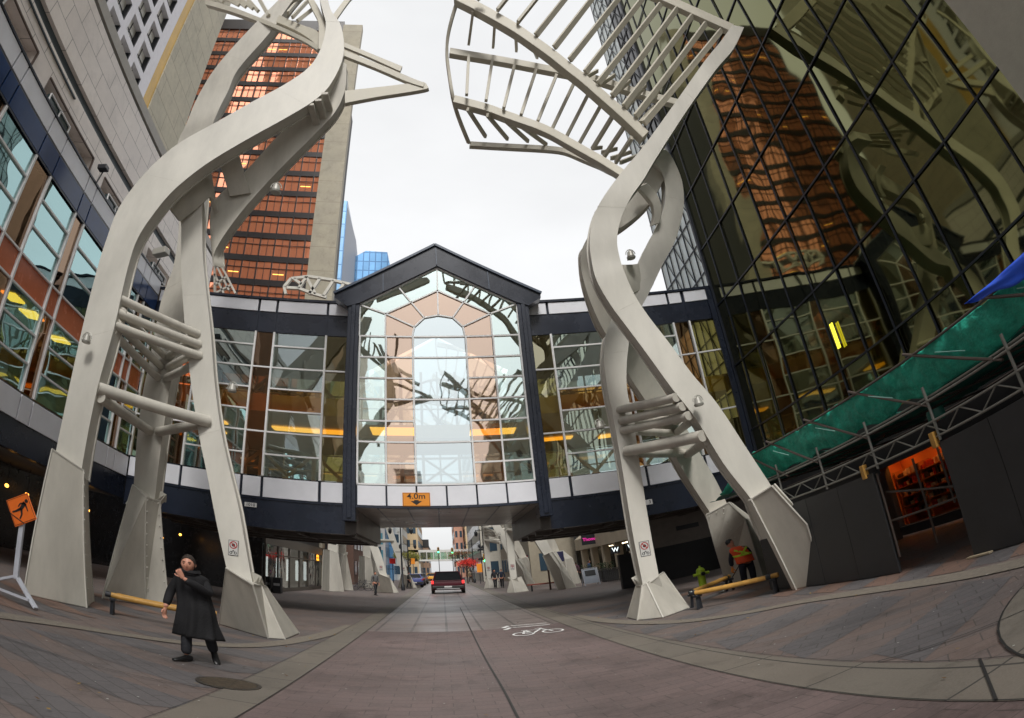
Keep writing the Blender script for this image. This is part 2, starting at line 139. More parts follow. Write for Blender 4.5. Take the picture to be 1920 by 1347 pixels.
def glass(name, tint, refl=0.35, rc=(1, 1, 1), wav=0.02, wsc=1.2, rough=0.015):
    """thin window pane: tinted see-through + mirror reflection that grows at grazing angles, slightly warped"""
    if name in MATS: return MATS[name]
    m = bpy.data.materials.new(name); m.use_nodes = True; nt = m.node_tree; nt.nodes.clear()
    o = nt.nodes.new('ShaderNodeOutputMaterial'); mx = nt.nodes.new('ShaderNodeMixShader')
    tr = nt.nodes.new('ShaderNodeBsdfTransparent'); tr.inputs[0].default_value = (*tint, 1)
    gl = nt.nodes.new('ShaderNodeBsdfGlossy'); gl.inputs[0].default_value = (*rc, 1); gl.inputs['Roughness'].default_value = rough
    lw = nt.nodes.new('ShaderNodeLayerWeight'); lw.inputs[0].default_value = .35
    mr = nt.nodes.new('ShaderNodeMapRange'); mr.inputs[3].default_value = refl; mr.inputs[4].default_value = min(1, refl+.45)
    nt.links.new(lw.outputs['Facing'], mr.inputs[0]); nt.links.new(mr.outputs[0], mx.inputs[0])
    nt.links.new(tr.outputs[0], mx.inputs[1]); nt.links.new(gl.outputs[0], mx.inputs[2]); nt.links.new(mx.outputs[0], o.inputs[0])
    if wav:
        tc = nt.nodes.new('ShaderNodeTexCoord'); n = nt.nodes.new('ShaderNodeTexNoise'); n.inputs['Scale'].default_value = wsc; n.inputs['Detail'].default_value = 1
        bp = nt.nodes.new('ShaderNodeBump'); bp.inputs['Strength'].default_value = 1; bp.inputs['Distance'].default_value = wav
        nt.links.new(tc.outputs['Object'], n.inputs['Vector']); nt.links.new(n.outputs['Fac'], bp.inputs['Height']); nt.links.new(bp.outputs[0], gl.inputs['Normal'])
    MATS[name] = m; return m
def brickmat(name, c1, c2, cm, sx, sy, joint=.01, rot=0.0, off=.5, rough=.75, var=.18, vs=6, axes='XY', bump=.3):
    """pavers / cladding joints in metres"""
    if name in MATS: return MATS[name]
    m = bpy.data.materials.new(name); m.use_nodes = True; nt = m.node_tree; b = nt.nodes['Principled BSDF']
    tc = nt.nodes.new('ShaderNodeTexCoord'); mp = nt.nodes.new('ShaderNodeMapping'); mp.inputs['Rotation'].default_value = (0, 0, rot)
    if axes == 'XY': nt.links.new(tc.outputs['Object'], mp.inputs[0])
    else:
        sp = nt.nodes.new('ShaderNodeSeparateXYZ'); cb = nt.nodes.new('ShaderNodeCombineXYZ'); nt.links.new(tc.outputs['Object'], sp.inputs[0])
        nt.links.new(sp.outputs[axes[0]], cb.inputs[0]); nt.links.new(sp.outputs[axes[1]], cb.inputs[1]); nt.links.new(cb.outputs[0], mp.inputs[0])
    br = nt.nodes.new('ShaderNodeTexBrick'); br.offset = off; br.inputs['Scale'].default_value = 1
    br.inputs['Brick Width'].default_value = sx; br.inputs['Row Height'].default_value = sy; br.inputs['Mortar Size'].default_value = joint
    br.inputs['Mortar Smooth'].default_value = .1; br.inputs['Bias'].default_value = 0
    br.inputs['Color1'].default_value = (*c1, 1); br.inputs['Color2'].default_value = (*c2, 1); br.inputs['Mortar'].default_value = (*cm, 1)
    nt.links.new(mp.outputs[0], br.inputs['Vector'])
    n = nt.nodes.new('ShaderNodeTexNoise'); n.inputs['Scale'].default_value = vs; n.inputs['Detail'].default_value = 12; n.inputs['Roughness'].default_value = .75
    nt.links.new(tc.outputs['Object'], n.inputs['Vector'])
    n2 = nt.nodes.new('ShaderNodeTexNoise'); n2.inputs['Scale'].default_value = .45; n2.inputs['Detail'].default_value = 5; nt.links.new(tc.outputs['Object'], n2.inputs['Vector'])
    mm = nt.nodes.new('ShaderNodeMath'); mm.operation = 'ADD'; nt.links.new(n.outputs['Fac'], mm.inputs[0]); nt.links.new(n2.outputs['Fac'], mm.inputs[1])
    mr = nt.nodes.new('ShaderNodeMapRange'); mr.inputs[1].default_value = .7; mr.inputs[2].default_value = 1.3; mr.inputs[3].default_value = 1-var; mr.inputs[4].default_value = 1+var
    nt.links.new(mm.outputs[0], mr.inputs[0])
    mx = nt.nodes.new('ShaderNodeMix'); mx.data_type = 'RGBA'; mx.blend_type = 'MULTIPLY'; mx.inputs[0].default_value = 1
    n4 = nt.nodes.new('ShaderNodeTexNoise'); n4.inputs['Scale'].default_value = 1.3; n4.inputs['Detail'].default_value = 9; n4.inputs['Roughness'].default_value = .7; n4.inputs['Distortion'].default_value = .6; nt.links.new(tc.outputs['Object'], n4.inputs['Vector'])
    mr4 = nt.nodes.new('ShaderNodeMapRange'); mr4.inputs[1].default_value = .52; mr4.inputs[2].default_value = .66; mr4.inputs[3].default_value = 1; mr4.inputs[4].default_value = 1-var*1.1; nt.links.new(n4.outputs['Fac'], mr4.inputs[0])
    m4 = nt.nodes.new('ShaderNodeMath'); m4.operation = 'MULTIPLY'; nt.links.new(mr.outputs[0], m4.inputs[0]); nt.links.new(mr4.outputs[0], m4.inputs[1])
    nt.links.new(br.outputs['Color'], mx.inputs[6]); nt.links.new(m4.outputs[0], mx.inputs[7]); nt.links.new(mx.outputs[2], b.inputs['Base Color'])
    b.inputs['Roughness'].default_value = rough
    mr3 = nt.nodes.new('ShaderNodeMapRange'); mr3.inputs[3].default_value = rough-.25; mr3.inputs[4].default_value = min(1, rough+.2)
    nt.links.new(n2.outputs['Fac'], mr3.inputs[0]); nt.links.new(mr3.outputs[0], b.inputs['Roughness'])
    if bump:
        bp = nt.nodes.new('ShaderNodeBump'); bp.inputs['Strength'].default_value = bump; bp.inputs['Distance'].default_value = .01
        mh = nt.nodes.new('ShaderNodeMath'); mh.operation = 'MULTIPLY_ADD'; mh.inputs[1].default_value = -1; nt.links.new(br.outputs['Fac'], mh.inputs[0]); nt.links.new(n.outputs['Fac'], mh.inputs[2])
        nt.links.new(mh.outputs[0], bp.inputs['Height']); nt.links.new(bp.outputs[0], b.inputs['Normal'])
    MATS[name] = m; return m
# ------------------------------------------------------------------ mesh builder
class MB:
    def __init__(s): s.v = []; s.f = []; s.m = []
    def add(s, vs, fs, mi=0):
        o = len(s.v); s.v += [tuple(v) for v in vs]; s.f += [tuple(i+o for i in f) for f in fs]; s.m += [mi]*len(fs)
    def box(s, x0, x1, y0, y1, z0, z1, mi=0):
        s.add([(x0,y0,z0),(x1,y0,z0),(x1,y1,z0),(x0,y1,z0),(x0,y0,z1),(x1,y0,z1),(x1,y1,z1),(x0,y1,z1)],
              [(0,3,2,1),(4,5,6,7),(0,1,5,4),(1,2,6,5),(2,3,7,6),(3,0,4,7)], mi)
    def quad(s, a, b, c, d, mi=0): s.add([a,b,c,d], [(0,1,2,3)], mi)
    def tube(s, a, b, r, n=10, r2=None, mi=0, cap=True):
        a = Vector(a); b = Vector(b); d = (b-a).normalized(); r2 = r if r2 is None else r2
        u = d.cross(Vector((0,0,1))) if abs(d.z) < .95 else d.cross(Vector((1,0,0))); u.normalize(); w = d.cross(u)
        vs = []
        for p, rr in ((a, r), (b, r2)):
            for i in range(n):
                t = 2*math.pi*i/n; vs.append(p+(u*math.cos(t)+w*math.sin(t))*rr)
        fs = [(i, (i+1) % n, n+(i+1) % n, n+i) for i in range(n)]
        if cap: fs += [tuple(reversed(range(n))), tuple(range(n, 2*n))]
        s.add(vs, fs, mi)
    def bar(s, a, b, w, h, up=(0,0,1), mi=0):
        """rectangular bar from a to b"""
        a = Vector(a); b = Vector(b); d = (b-a).normalized(); up = Vector(up)
        if abs(d.dot(up)) > .98: up = Vector((0,1,0))
        u = d.cross(up).normalized(); v = u.cross(d)
        vs = [p+u*sx*w/2+v*sy*h/2 for p in (a, b) for sx, sy in ((-1,-1),(1,-1),(1,1),(-1,1))]
        s.add(vs, [(0,1,2,3),(7,6,5,4),(0,4,5,1),(1,5,6,2),(2,6,7,3),(3,7,4,0)], mi)
    def prism(s, pts, d, mi=0):
        """polygon pts extruded by vector d"""
        n = len(pts); d = Vector(d); vs = [Vector(p) for p in pts]+[Vector(p)+d for p in pts]
        s.add(vs, [tuple(range(n)), tuple(reversed(range(n, 2*n)))]+[(i, n+i, n+(i+1) % n, (i+1) % n) for i in range(n)], mi)
    def lathe(s, c, prof, n=16, mi=0, ax='z'):
        vs = []; c = Vector(c)
        for r, z in prof:
            for i in range(n):
                t = 2*math.pi*i/n; x, y = r*math.cos(t), r*math.sin(t)
                vs.append(c+(Vector((x, y, z)) if ax == 'z' else Vector((x, z, y)) if ax == 'y' else Vector((z, x, y))))
        fs = [(k*n+i, k*n+(i+1) % n, (k+1)*n+(i+1) % n, (k+1)*n+i) for k in range(len(prof)-1) for i in range(n)]
        fs += [tuple(reversed(range(n))), tuple(range((len(prof)-1)*n, len(prof)*n))]
        s.add(vs, fs, mi)
    def build(s, name, mats, parent=None, smooth=None, bevel=0, local=False):
        me = bpy.data.meshes.new(name); me.from_pydata(s.v, [], s.f); 
        for m in (mats if isinstance(mats, (list, tuple)) else [mats]): me.materials.append(m)
        for p, i in zip(me.polygons, s.m): p.material_index = i
        bm = bmesh.new(); bm.from_mesh(me); bmesh.ops.recalc_face_normals(bm, faces=bm.faces); bm.to_mesh(me); bm.free()
        if smooth is not None:
            for p in me.polygons: p.use_smooth = True
            me.set_sharp_from_angle(angle=R(smooth))
        o = bpy.data.objects.new(name, me); COL.objects.link(o)
        if parent:
            o.parent = parent
            if not local: o.matrix_parent_inverse = Matrix.Translation(-ORG(parent))
        if bevel:
            md = o.modifiers.new('bevel', 'BEVEL'); md.width = bevel; md.segments = 2; md.limit_method = 'ANGLE'
        return o
def chunks(mb, name, m, parent, **k):
    """build every separately added box of mb as a part of its own (boxes only)"""
    for i in range(0, len(mb.v), 8):
        q = MB(); q.add(mb.v[i:i+8], [tuple(a-i for a in f) for f in mb.f if i <= min(f) < i+8]); q.build(name, m, parent, **k)
_org = {}
def ORG(o): return _org.get(o.name, Vector((0,0,0)))
def tag(o, label=None, cat=None, group=None, kind=None):
    if label: o['label'] = label
    if cat: o['category'] = cat
    if group: o['group'] = group
    if kind: o['kind'] = kind
    return o
def thing(name, loc, label, cat, group=None, rz=0):
    o = bpy.data.objects.new(name, None); COL.objects.link(o); o.location = loc; o.rotation_euler = (0, 0, rz); o.empty_display_size = .2
    _org[o.name] = Vector(loc); return tag(o, label, cat, group)
def ctree(o, loc=None, rz=None, label=None, parent=None, scale=None):
    """copy of a thing with copies of its parts and sub-parts"""
    c = o.copy(); COL.objects.link(c); c.parent = parent
    if parent: c.matrix_parent_inverse = o.matrix_parent_inverse.copy()
    if loc is not None: c.location = loc
    if rz is not None: c.rotation_euler = (0, 0, rz)
    if scale is not None: c.scale = scale
    if label: c['label'] = label
    for ch in [x for x in KIDS(o)]: ctree(ch, parent=c)
    return c
def KIDS(o): return [x for x in bpy.data.objects if x.parent == o]
def struct(o): o['kind'] = 'structure'; return o
# ------------------------------------------------------------------ curved steel box members between two rails
def cr(P, k=4):
    """Catmull-Rom resampling of rows of vectors"""
    out = []; n = len(P)
    if n < 3: return P
    for i in range(n-1):
        p0, p1, p2, p3 = P[max(0,i-1)], P[i], P[i+1], P[min(n-1,i+2)]
        for j in range(k):
            t = j/k; t2 = t*t; t3 = t2*t
            out.append([.5*((2*b)+(-a+c)*t+(2*a-5*b+4*c-d)*t2+(-a+3*b-3*c+d)*t3) for a, b, c, d in zip(p0, p1, p2, p3)])
    out.append(P[-1]); return out
VIEW = Vector((0, 0, EYE))
def beam(rails, th, name, m, parent, k=4, ch=.018, lip=0):
    P = cr([[Vector(a), Vector(b)] for a, b in rails], k)
    mb = MB(); rings = []
    for i, (L, Rr) in enumerate(P):
        a = P[max(0,i-1)]; b = P[min(len(P)-1,i+1)]
        t = ((b[0]+b[1])-(a[0]+a[1])).normalized(); w = (Rr-L); n = t.cross(w).normalized()
        if n.dot((L+Rr)/2-VIEW) < 0: n = -n
        u = w.normalized(); c = min(ch, w.length*.2, th*.2)
        e = Vector(n)*th
        if lip:      # cover plates standing proud of the web plates
            p_, g_ = n*.04, u*.035
            rings.append([L, Rr, Rr+p_, Rr+p_-g_, Rr+e-p_-g_, Rr+e-p_, Rr+e, L+e, L+e-p_, L+e-p_+g_, L+p_+g_, L+p_])
        else: rings.append([L+u*c, Rr-u*c, Rr+n*c, Rr+e-n*c, Rr+e-u*c, L+e+u*c, L+e-n*c, L+n*c])
    n = len(rings[0])
    vs = [v for r in rings for v in r]
    fs = [(k2*n+i, k2*n+(i+1) % n, (k2+1)*n+(i+1) % n, (k2+1)*n+i) for k2 in range(len(rings)-1) for i in range(n)]
    fs += [tuple(range(n)), tuple(reversed(range((len(rings)-1)*n, len(rings)*n)))]
    mb.add(vs, fs)
    if lip:      # weld seams around the box at the plate joints
        for f in (.18, .42, .66, .86):
            k2 = int(f*(len(rings)-1)); r0 = rings[k2]; tt = ((P[min(len(P)-1,k2+1)][0]-P[max(0,k2-1)][0])).normalized()*.009; cc = sum(r0, Vector())/len(r0)
            q0 = [v+(v-cc).normalized()*.006-tt for v in r0]; q1 = [v+(v-cc).normalized()*.006+tt for v in r0]; wm_ = MB(); wm_.add(q0+q1, [(i, (i+1) % n, n+(i+1) % n, n+i) for i in range(n)]+[tuple(range(n)), tuple(range(n, 2*n))]); wm_.build('weld_seam', m, parent)
    return mb.build(name, m, parent, smooth=32)
def textobj(txt, size, loc, rot, m, name, parent=None, ext=.004, sx=1.0, align='CENTER'):
    cu = bpy.data.curves.new(name, 'FONT'); cu.body = txt; cu.size = size; cu.align_x = align; cu.align_y = 'CENTER'; cu.extrude = ext; cu.offset = size*.012
    o = bpy.data.objects.new(name, cu); COL.objects.link(o)
    dg = bpy.context.evaluated_depsgraph_get(); me = bpy.data.meshes.new_from_object(o.evaluated_get(dg)); bpy.data.objects.remove(o)
    me.materials.clear(); me.materials.append(m)
    mt = Matrix.Translation(Vector(loc)) @ rot.to_4x4() @ Matrix.Diagonal((sx, 1, 1, 1))
    me.transform(mt); o = bpy.data.objects.new(name, me); COL.objects.link(o)
    if parent: o.parent = parent; o.matrix_parent_inverse = Matrix.Translation(-ORG(parent))
    return o
FACE = Matrix(((1,0,0),(0,0,-1),(0,1,0)))          # text standing upright, read from -Y
# ================================================================== SETTING
M_STEEL = mat('cream_paint', (.57,.55,.495), .5, var=.13, vscale=1.1, bump=.05, bscale=60, streak=.35)
M_STEEL2 = mat('cream_paint_matt', (.53,.505,.445), .6, var=.16, vscale=1.6, bump=.08, bscale=80, streak=.3)
M_TRE = mat('trellis_paint', (.50,.47,.39), .55, var=.08, vscale=2)
M_NAVY = mat('navy_metal', (.014,.019,.034), .28, var=.25, vscale=.8)
M_NAVY2 = mat('navy_matt', (.014,.018,.03), .5, var=.2, vscale=2)
M_WHITEP = mat('white_cladding', (.74,.75,.80), .42, var=.05, vscale=1.5)
M_ALU = mat('white_mullion', (.74,.74,.74), .4)
M_DARK = mat('dark_charcoal', (.03,.03,.032), .6, var=.25, vscale=1.5)
M_BLACK = mat('black_frame', (.015,.017,.022), .4)
M_CONC = brickmat('concrete_panels', (.52,.48,.38), (.48,.45,.36), (.26,.23,.18), 3.0, 1.4, .02, rough=.75, var=.14, vs=2, axes='YZ', bump=.15)
M_CONCX = brickmat('concrete_panels_front', (.38,.345,.27), (.35,.32,.25), (.22,.19,.15), 6.0, 2.7, .02, rough=.75, var=.16, vs=1.2, axes='XZ', bump=.15)
M_STONE = brickmat('stone_cladding', (.86,.79,.74), (.80,.73,.69), (.34,.30,.28), 1.5, .75, .014, rough=.38, var=.10, vs=2.5, axes='YZ', bump=.2)
M_STONE2 = brickmat('brown_stone', (.27,.225,.205), (.25,.205,.19), (.14,.11,.10), 1.5, .75, .015, rough=.5, var=.12, vs=2.5, axes='YZ', bump=.2)
M_TAUPE = mat('taupe_metal', (.10,.065,.05), .5, var=.15)
G_CLEAR = glass('clear_green_glass', (.80,.93,.88), .46, (.86,1,.97), .006, .8)
G_AMBER = glass('amber_glass', (.70,.34,.07), .20, (1,.75,.45), .012, .8)
G_OLIVE = glass('olive_glass', (.60,.50,.15), .22, (.9,.85,.6), .012, .8)
G_BROWN = glass('brown_glass', (.62,.30,.10), .20, (1,.7,.5), .012, .8)
G_PALE = glass('pale_blue_glass', (.62,.71,.74), .50, (.80,.88,.90), .005, .8)
G_ROSE = glass('rose_glass', (.84,.54,.37), .36, (.96,.74,.60), .006, .8)
M_ORANGE = mat('orange_spandrel', (.58,.15,.055), .25, var=.1)
# ---- ground
M_PLAZA = brickmat('plaza_pavers', (.168,.127,.112), (.142,.122,.117), (.10,.084,.078), .6, .3, .007, rot=R(38), off=.5, rough=.72, var=.22, vs=30)
M_LANE = brickmat('lane_pavers', (.178,.130,.124), (.152,.114,.110), (.092,.072,.068), .46, .23, .006, rough=.58, var=.34, vs=26)
M_LANE2 = brickmat('lane_slabs', (.225,.185,.175), (.195,.16,.152), (.10,.085,.08), .9, 1.5, .035, off=0, rough=.42, var=.2, vs=10)
M_BAND = brickmat('concrete_band', (.18,.157,.13), (.168,.15,.126), (.06,.055,.05), 1.7, 1.9, .014, off=0, rot=R(0), rough=.78, var=.22, vs=40)
M_KERB = mat('kerb_concrete', (.19,.165,.135), .8, var=.22, vscale=14, bump=.3, bscale=60)
mb = MB(); mb.quad((-900,-400,-.012),(900,-400,-.012),(900,1500,-.012),(-900,1500,-.012)); struct(mb.build('ground', M_PLAZA))
LX0, LX1 = -2.02, 2.87
mb = MB(); mb.quad((LX0,-30,0),(LX1,-30,0),(LX1,18.3,0),(LX0,18.3,0)); struct(mb.build('road', M_LANE))
mb = MB(); mb.quad((LX0,18.3,0),(LX1,18.3,0),(LX1,400,0),(LX0,400,0)); struct(mb.build('road_slabs', M_LANE2))
mb = MB()
mb.quad((-2.6,-30,0),(LX0,-30,0),(LX0,120,0),(-2.6,120,0)); mb.quad((LX1,-30,0),(3.52,-30,0),(3.52,120,0),(LX1,120,0))
struct(mb.build('pavement_band', M_BAND))
def strip(pts, wd, z, n=6):
    P = cr([[Vector((x, y, z))] for x, y in pts], n); mbx = MB(); vs = []
    for i, (p,) in enumerate(P):
        a = P[max(0,i-1)][0]; b = P[min(len(P)-1,i+1)][0]; t = (b-a).normalized(); nn = Vector((t.y, -t.x, 0))*wd/2
        vs += [p-nn, p+nn]
    mbx.add(vs, [(2*i, 2*i+1, 2*i+3, 2*i+2) for i in range(len(P)-1)]); return mbx
mb = strip([(-2.6,20),(-2.85,16.5),(-3.4,13.4),(-4.2,11.9),(-5.2,10.9),(-5.95,9.6),(-6.3,7),(-6.4,2),(-6.4,-15)], .42, .004)
mb2 = strip([(3.55,20),(3.9,16.2),(4.55,13.6),(5.4,12.2),(6.05,11.1),(6.3,9),(6.15,6),(6.1,2),(6.1,-15)], .40, .004)
mb.add(mb2.v, mb2.f); struct(mb.build('kerb_band', M_KERB))
mb = MB(); c = (6.25,2.35); mb.add([(c[0]+3.05*math.cos(2*math.pi*i/64), c[1]+3.05*math.sin(2*math.pi*i/64), .008) for i in range(64)], [tuple(range(64))]); struct(mb.build('pavement_circle', M_BAND))
mb = MB()
for i in range(64):
    a0, a1 = 2*math.pi*i/64, 2*math.pi*(i+1)/64
    mb.quad((c[0]+3.05*math.cos(a0), c[1]+3.05*math.sin(a0), .012), (c[0]+3.05*math.cos(a1), c[1]+3.05*math.sin(a1), .012), (c[0]+3.066*math.cos(a1), c[1]+3.066*math.sin(a1), .012), (c[0]+3.075*math.cos(a0), c[1]+3.075*math.sin(a0), .008))
M_JOINT = mat('tar_joint', (.025,.024,.024), .6)
def jl(pts, wd=.03):
    q = strip(pts, wd, .012, 5); mb.add(q.v, q.f)
jl([(.60,-5),(.61,3),(.595,6),(.62,9),(.60,13),(.61,20),(.62,30)])
jl([(LX0,-20),(LX0,60)],.013); jl([(LX1,-20),(LX1,60)],.014); jl([(3.52,-20),(3.52,30)],.011); jl([(-2.6,-20),(-2.6,30)],.011)
jl([(2.86,3.3),(3.52,4.15)],.022); jl([(3.52,5.5),(4.5,4.5),(5.3,3.9)],.02); jl([(3.52,9.0),(6.0,6.4)],.01)
jl([(-2.6,8.0),(-5.9,7.2)],.02); jl([(-2.6,9.6),(-4.9,9.3),(-6.2,8.6)],.014)
struct(mb.build('pavement_joints', M_JOINT))
# plaza colour patches
M_PG = brickmat('slate_pavers', (.128,.118,.120), (.115,.108,.111), (.078,.07,.07), .46, .23, .008, rot=R(38), rough=.7, var=.22, vs=26)
M_PR = brickmat('red_pavers', (.205,.128,.098), (.18,.115,.09), (.11,.085,.075), .46, .23, .008, rot=R(38), rough=.72, var=.22, vs=26)
mb = MB(); mr_ = MB(); rr = random.Random(4)
def para(M_, x, y, L, W, a, z):
    d = Vector((math.cos(a), math.sin(a), 0)); n = Vector((-d.y, d.x, 0)); p = Vector((x, y, z)); sk = d*W*.7
    M_.add([p, p+d*L, p+d*L+n*W+sk, p+n*W+sk], [(0,1,2,3)])
for k in range(9):
    para(mb, 3.55, 4.9+k*2.0, 2.35, .85, R(24), -.008)
for k in range(11):
    para(mb, 6.5, 3.2+k*1.75, 1.0, .7, R(28), -.008); para(mr_, 6.5, 2.3+k*1.75, 1.9, .75, R(30), -.004)
    para(mb, -8.6, 4.0+k*1.9, 1.9, .8, R(-30), -.008); para(mr_, -9.3, 5.2+k*1.9, 2.6, .75, R(-28), -.004)
for k in range(7): para(mb, -5.7, 5.6+k*1.55, 2.9, .8, R(-14), -.008)
struct(mb.build('slate_paving', M_PG)); struct(mr_.build('red_paving', M_PR))
# ---- manhole
t = thing('manhole_cover', (-2.65,8.58,0), 'round rusty iron manhole cover set flush in the paving near the walking man', 'manhole cover')
mb = MB(); mb.lathe((-2.65,8.58,.0), [(.40,.0),(.40,.010),(.36,.010),(.355,.006),(.0,.006)], 32); mb.build('rim', mat('iron_rim', (.07,.06,.05), .6, .4, var=.3), t)
mb = MB()
for i in range(-5, 6):
    hw = math.sqrt(max(0, .34**2-(i*.06)**2)); mb.box(-2.65-hw, -2.65+hw, 8.58+i*.06-.014, 8.58+i*.06+.014, .007, .013)
mb.build('tread_plate', mat('rust_iron', (.10,.078,.055), .7, .3, var=.4, vscale=12), t)
# ---- bicycle lane marking (painted)
M_PAINT = mat('road_paint', (.85,.85,.84), .7, var=.1, vscale=18)
mb = MB(); zt = .013
def seg(a, b, wd=.07):
    a = Vector((*a, zt)); b = Vector((*b, zt)); d = (b-a).normalized(); n = Vector((-d.y, d.x, 0))*wd/2; mb.quad(a-n, b-n, b+n, a+n)
def ring(cx, cy, rx, ry, wd=.05, n=28):
    for i in range(n):
        a0, a1 = 2*math.pi*i/n, 2*math.pi*(i+1)/n
        mb.quad((cx+rx*math.cos(a0), cy+ry*math.sin(a0), zt),(cx+rx*math.cos(a1), cy+ry*math.sin(a1), zt),(cx+(rx-wd)*math.cos(a1), cy+(ry-wd*1.6)*math.sin(a1), zt),(cx+(rx-wd)*math.cos(a0), cy+(ry-wd*1.6)*math.sin(a0), zt))
ring(1.70,16.25,.25,.42); ring(2.38,16.30,.25,.42)
for a, b in [((1.70,16.25),(1.93,16.25)),((1.93,16.25),(2.22,17.15)),((1.93,16.25),(1.82,17.05)),((1.82,17.05),(2.20,17.0)),((1.70,16.25),(1.82,17.05)),((2.38,16.3),(2.2,17.3)),((2.10,17.35),(2.28,17.35)),((1.74,17.12),(1.90,17.12))]: seg(a, b, .06)
for y0 in (17.75, 18.35):
    seg((1.42,y0),(1.62,y0+.55),.12); seg((1.60,y0+.5),(2.58,y0+.32),.10)
struct(mb.build('lane_marking', M_PAINT))
# ================================================================== SKYWALK BRIDGE
BY, WY, BB = 22.5, 23.1, 32.0
br = thing('skywalk_bridge', (.27,BY,4.07), 'enclosed glass skywalk with a gabled centre bay spanning the street', 'footbridge')
CX = .27
def P_(name, m, sm=None, bev=0): 
    o = mb.build(name, m, br, smooth=sm, bevel=bev); return o
def frame_bars(mb, segs, Y, wd=.07, dp=.09, mi=0):
    for (x0, z0), (x1, z1) in segs: mb.bar((x0, Y, z0), (x1, Y, z1), wd, dp, up=(0,-1,0), mi=mi)
def prect(mb, x0, x1, z0, z1, Y, mi=0, tilt=0):
    a = random.uniform(-1,1)*.004; b = random.uniform(-1,1)*.004
    mb.quad((x0,Y-a,z0),(x1,Y+a,z0),(x1,Y+a+b,z1),(x0,Y-a+b,z1), mi)
# centre bay : cladding band
for k in range(6):
    x0 = -2.70+k*1.0; mb = MB(); mb.box(x0+.03, x0+.97, BY-.04, BY+.05, 4.09, 4.80); P_('cladding_panel', M_WHITEP, bev=.01)
mb = MB(); mb.box(-2.72, 3.32, BY+.06, BY+.3, 4.06, 4.86); mb.box(-2.75,3.35,BY-.045,BY+.055,4.0,4.085); mb.box(-2.72,3.32,BY-.03,BY+.05,4.81,4.87)
for sx in (-3.14, 3.30):
    pass
P_('sill_beam', M_NAVY)
for x0 in (-3.16, 3.30):
    mb = MB(); mb.box(x0, x0+.44, BY-.12, WY+.2, 3.5, 11.9); mb.box(x0+.14, x0+.30, BY-.17, BY-.121, 3.6, 11.8); P_('corner_post', M_NAVY, bev=.015)
# centre windows
XS = [-2.70,-1.72,-.72,1.24,2.26,3.30]; ZR = [4.86,5.64,6.42,7.21,8.04,8.86,9.69,10.54]
def gable_z(x, apex, eave, hw): return apex-(apex-eave)*abs(x-CX)/hw
cols = [(0,1,G_CLEAR,'pale green'),(1,2,G_ROSE,'rose tinted'),(2,3,G_PALE,'pale blue'),(3,4,G_ROSE,'rose tinted'),(4,5,G_CLEAR,'pale green')]
A = (-.72,10.56); Bp = (-.64,10.95); Cp = (-.26,11.34); Dp = (.82,11.34); Ep = (1.18,10.95); Fp = (1.24,10.56); TOPA = (.27,11.44)
for (i, j, g, nm) in cols:
    x0, x1 = XS[i], XS[j]; fr = MB(); pn = MB()
    rows = ZR if (i != 2) else [4.86,6.42,8.04,9.69,10.54]
    for a, b in zip(rows[:-1], rows[1:]): prect(pn, x0+.02, x1-.02, a+.02, b-.02, BY+.02)
    for z in rows: frame_bars(fr, [((x0, z), (x1, z))], BY, .06, .08)
    frame_bars(fr, [((x0+.03, 4.86), (x0+.03, 10.54))], BY-.004, .06, .1)
    if i == 4: frame_bars(fr, [((x1-.03, 4.86), (x1-.03, 10.54))], BY-.004, .06, .1)
    wd = fr.build('window', M_ALU, br); pn.build('pane', g, wd)
gw = MB(); pc = MB(); pr_ = MB(); pg = MB(); Y = BY-.008
O1, O2 = (-2.72,11.84), (3.30,11.86); I1, I2 = (-1.73,11.49), (2.26,11.47); AP1 = (.27,13.52); AP2 = (.26,12.51)
J1, J2 = (-1.26,12.66), (1.72,12.68)
segs = [(A,Bp),(Bp,Cp),(Cp,TOPA),(TOPA,Dp),(Dp,Ep),(Ep,Fp),(I1,AP2),(AP2,I2),(I1,(-1.73,10.54)),(I2,(2.26,10.54)),(Bp,I1),(Ep,I2),(I1,O1),(I2,O2),(Cp,J1),(Dp,J2),(TOPA,AP1),(O1,(-2.70,10.54)),(O2,(3.29,10.54)),(O1,AP1),(AP1,O2)]
frame_bars(gw, segs, Y, .055, .09)
V = lambda p: (p[0], BY+.02, p[1])
pc.add([V(p) for p in [A,Bp,Cp,TOPA,Dp,Ep,Fp]], [tuple(range(7))])
pr_.add([V(p) for p in [(-1.73,10.54),(-.72,10.54),A,Bp,I1]], [(0,1,2,3,4)]); pr_.add([V(p) for p in [I1,Bp,Cp,TOPA,AP2]], [(0,1,2,3,4)])
pr_.add([V(p) for p in [(2.26,10.54),(1.24,10.54),Fp,Ep,I2]], [(0,1,2,3,4)]); pr_.add([V(p) for p in [I2,Ep,Dp,TOPA,AP2]], [(0,1,2,3,4)])
pg.add([V(p) for p in [(-2.70,10.54),(-1.73,10.54),I1,O1]], [(0,1,2,3)]); pg.add([V(p) for p in [(3.29,10.54),(2.26,10.54),I2,O2]], [(0,1,2,3)])
pg.add([V(p) for p in [O1,I1,AP2,AP1]], [(0,1,2,3)]); pg.add([V(p) for p in [O2,I2,AP2,AP1]], [(0,1,2,3)])
gwo = gw.build('gable_window', M_ALU, br)
for q, g in ((pc,G_PALE),(pr_,G_ROSE),(pg,G_CLEAR)): q.build('pane', g, gwo)
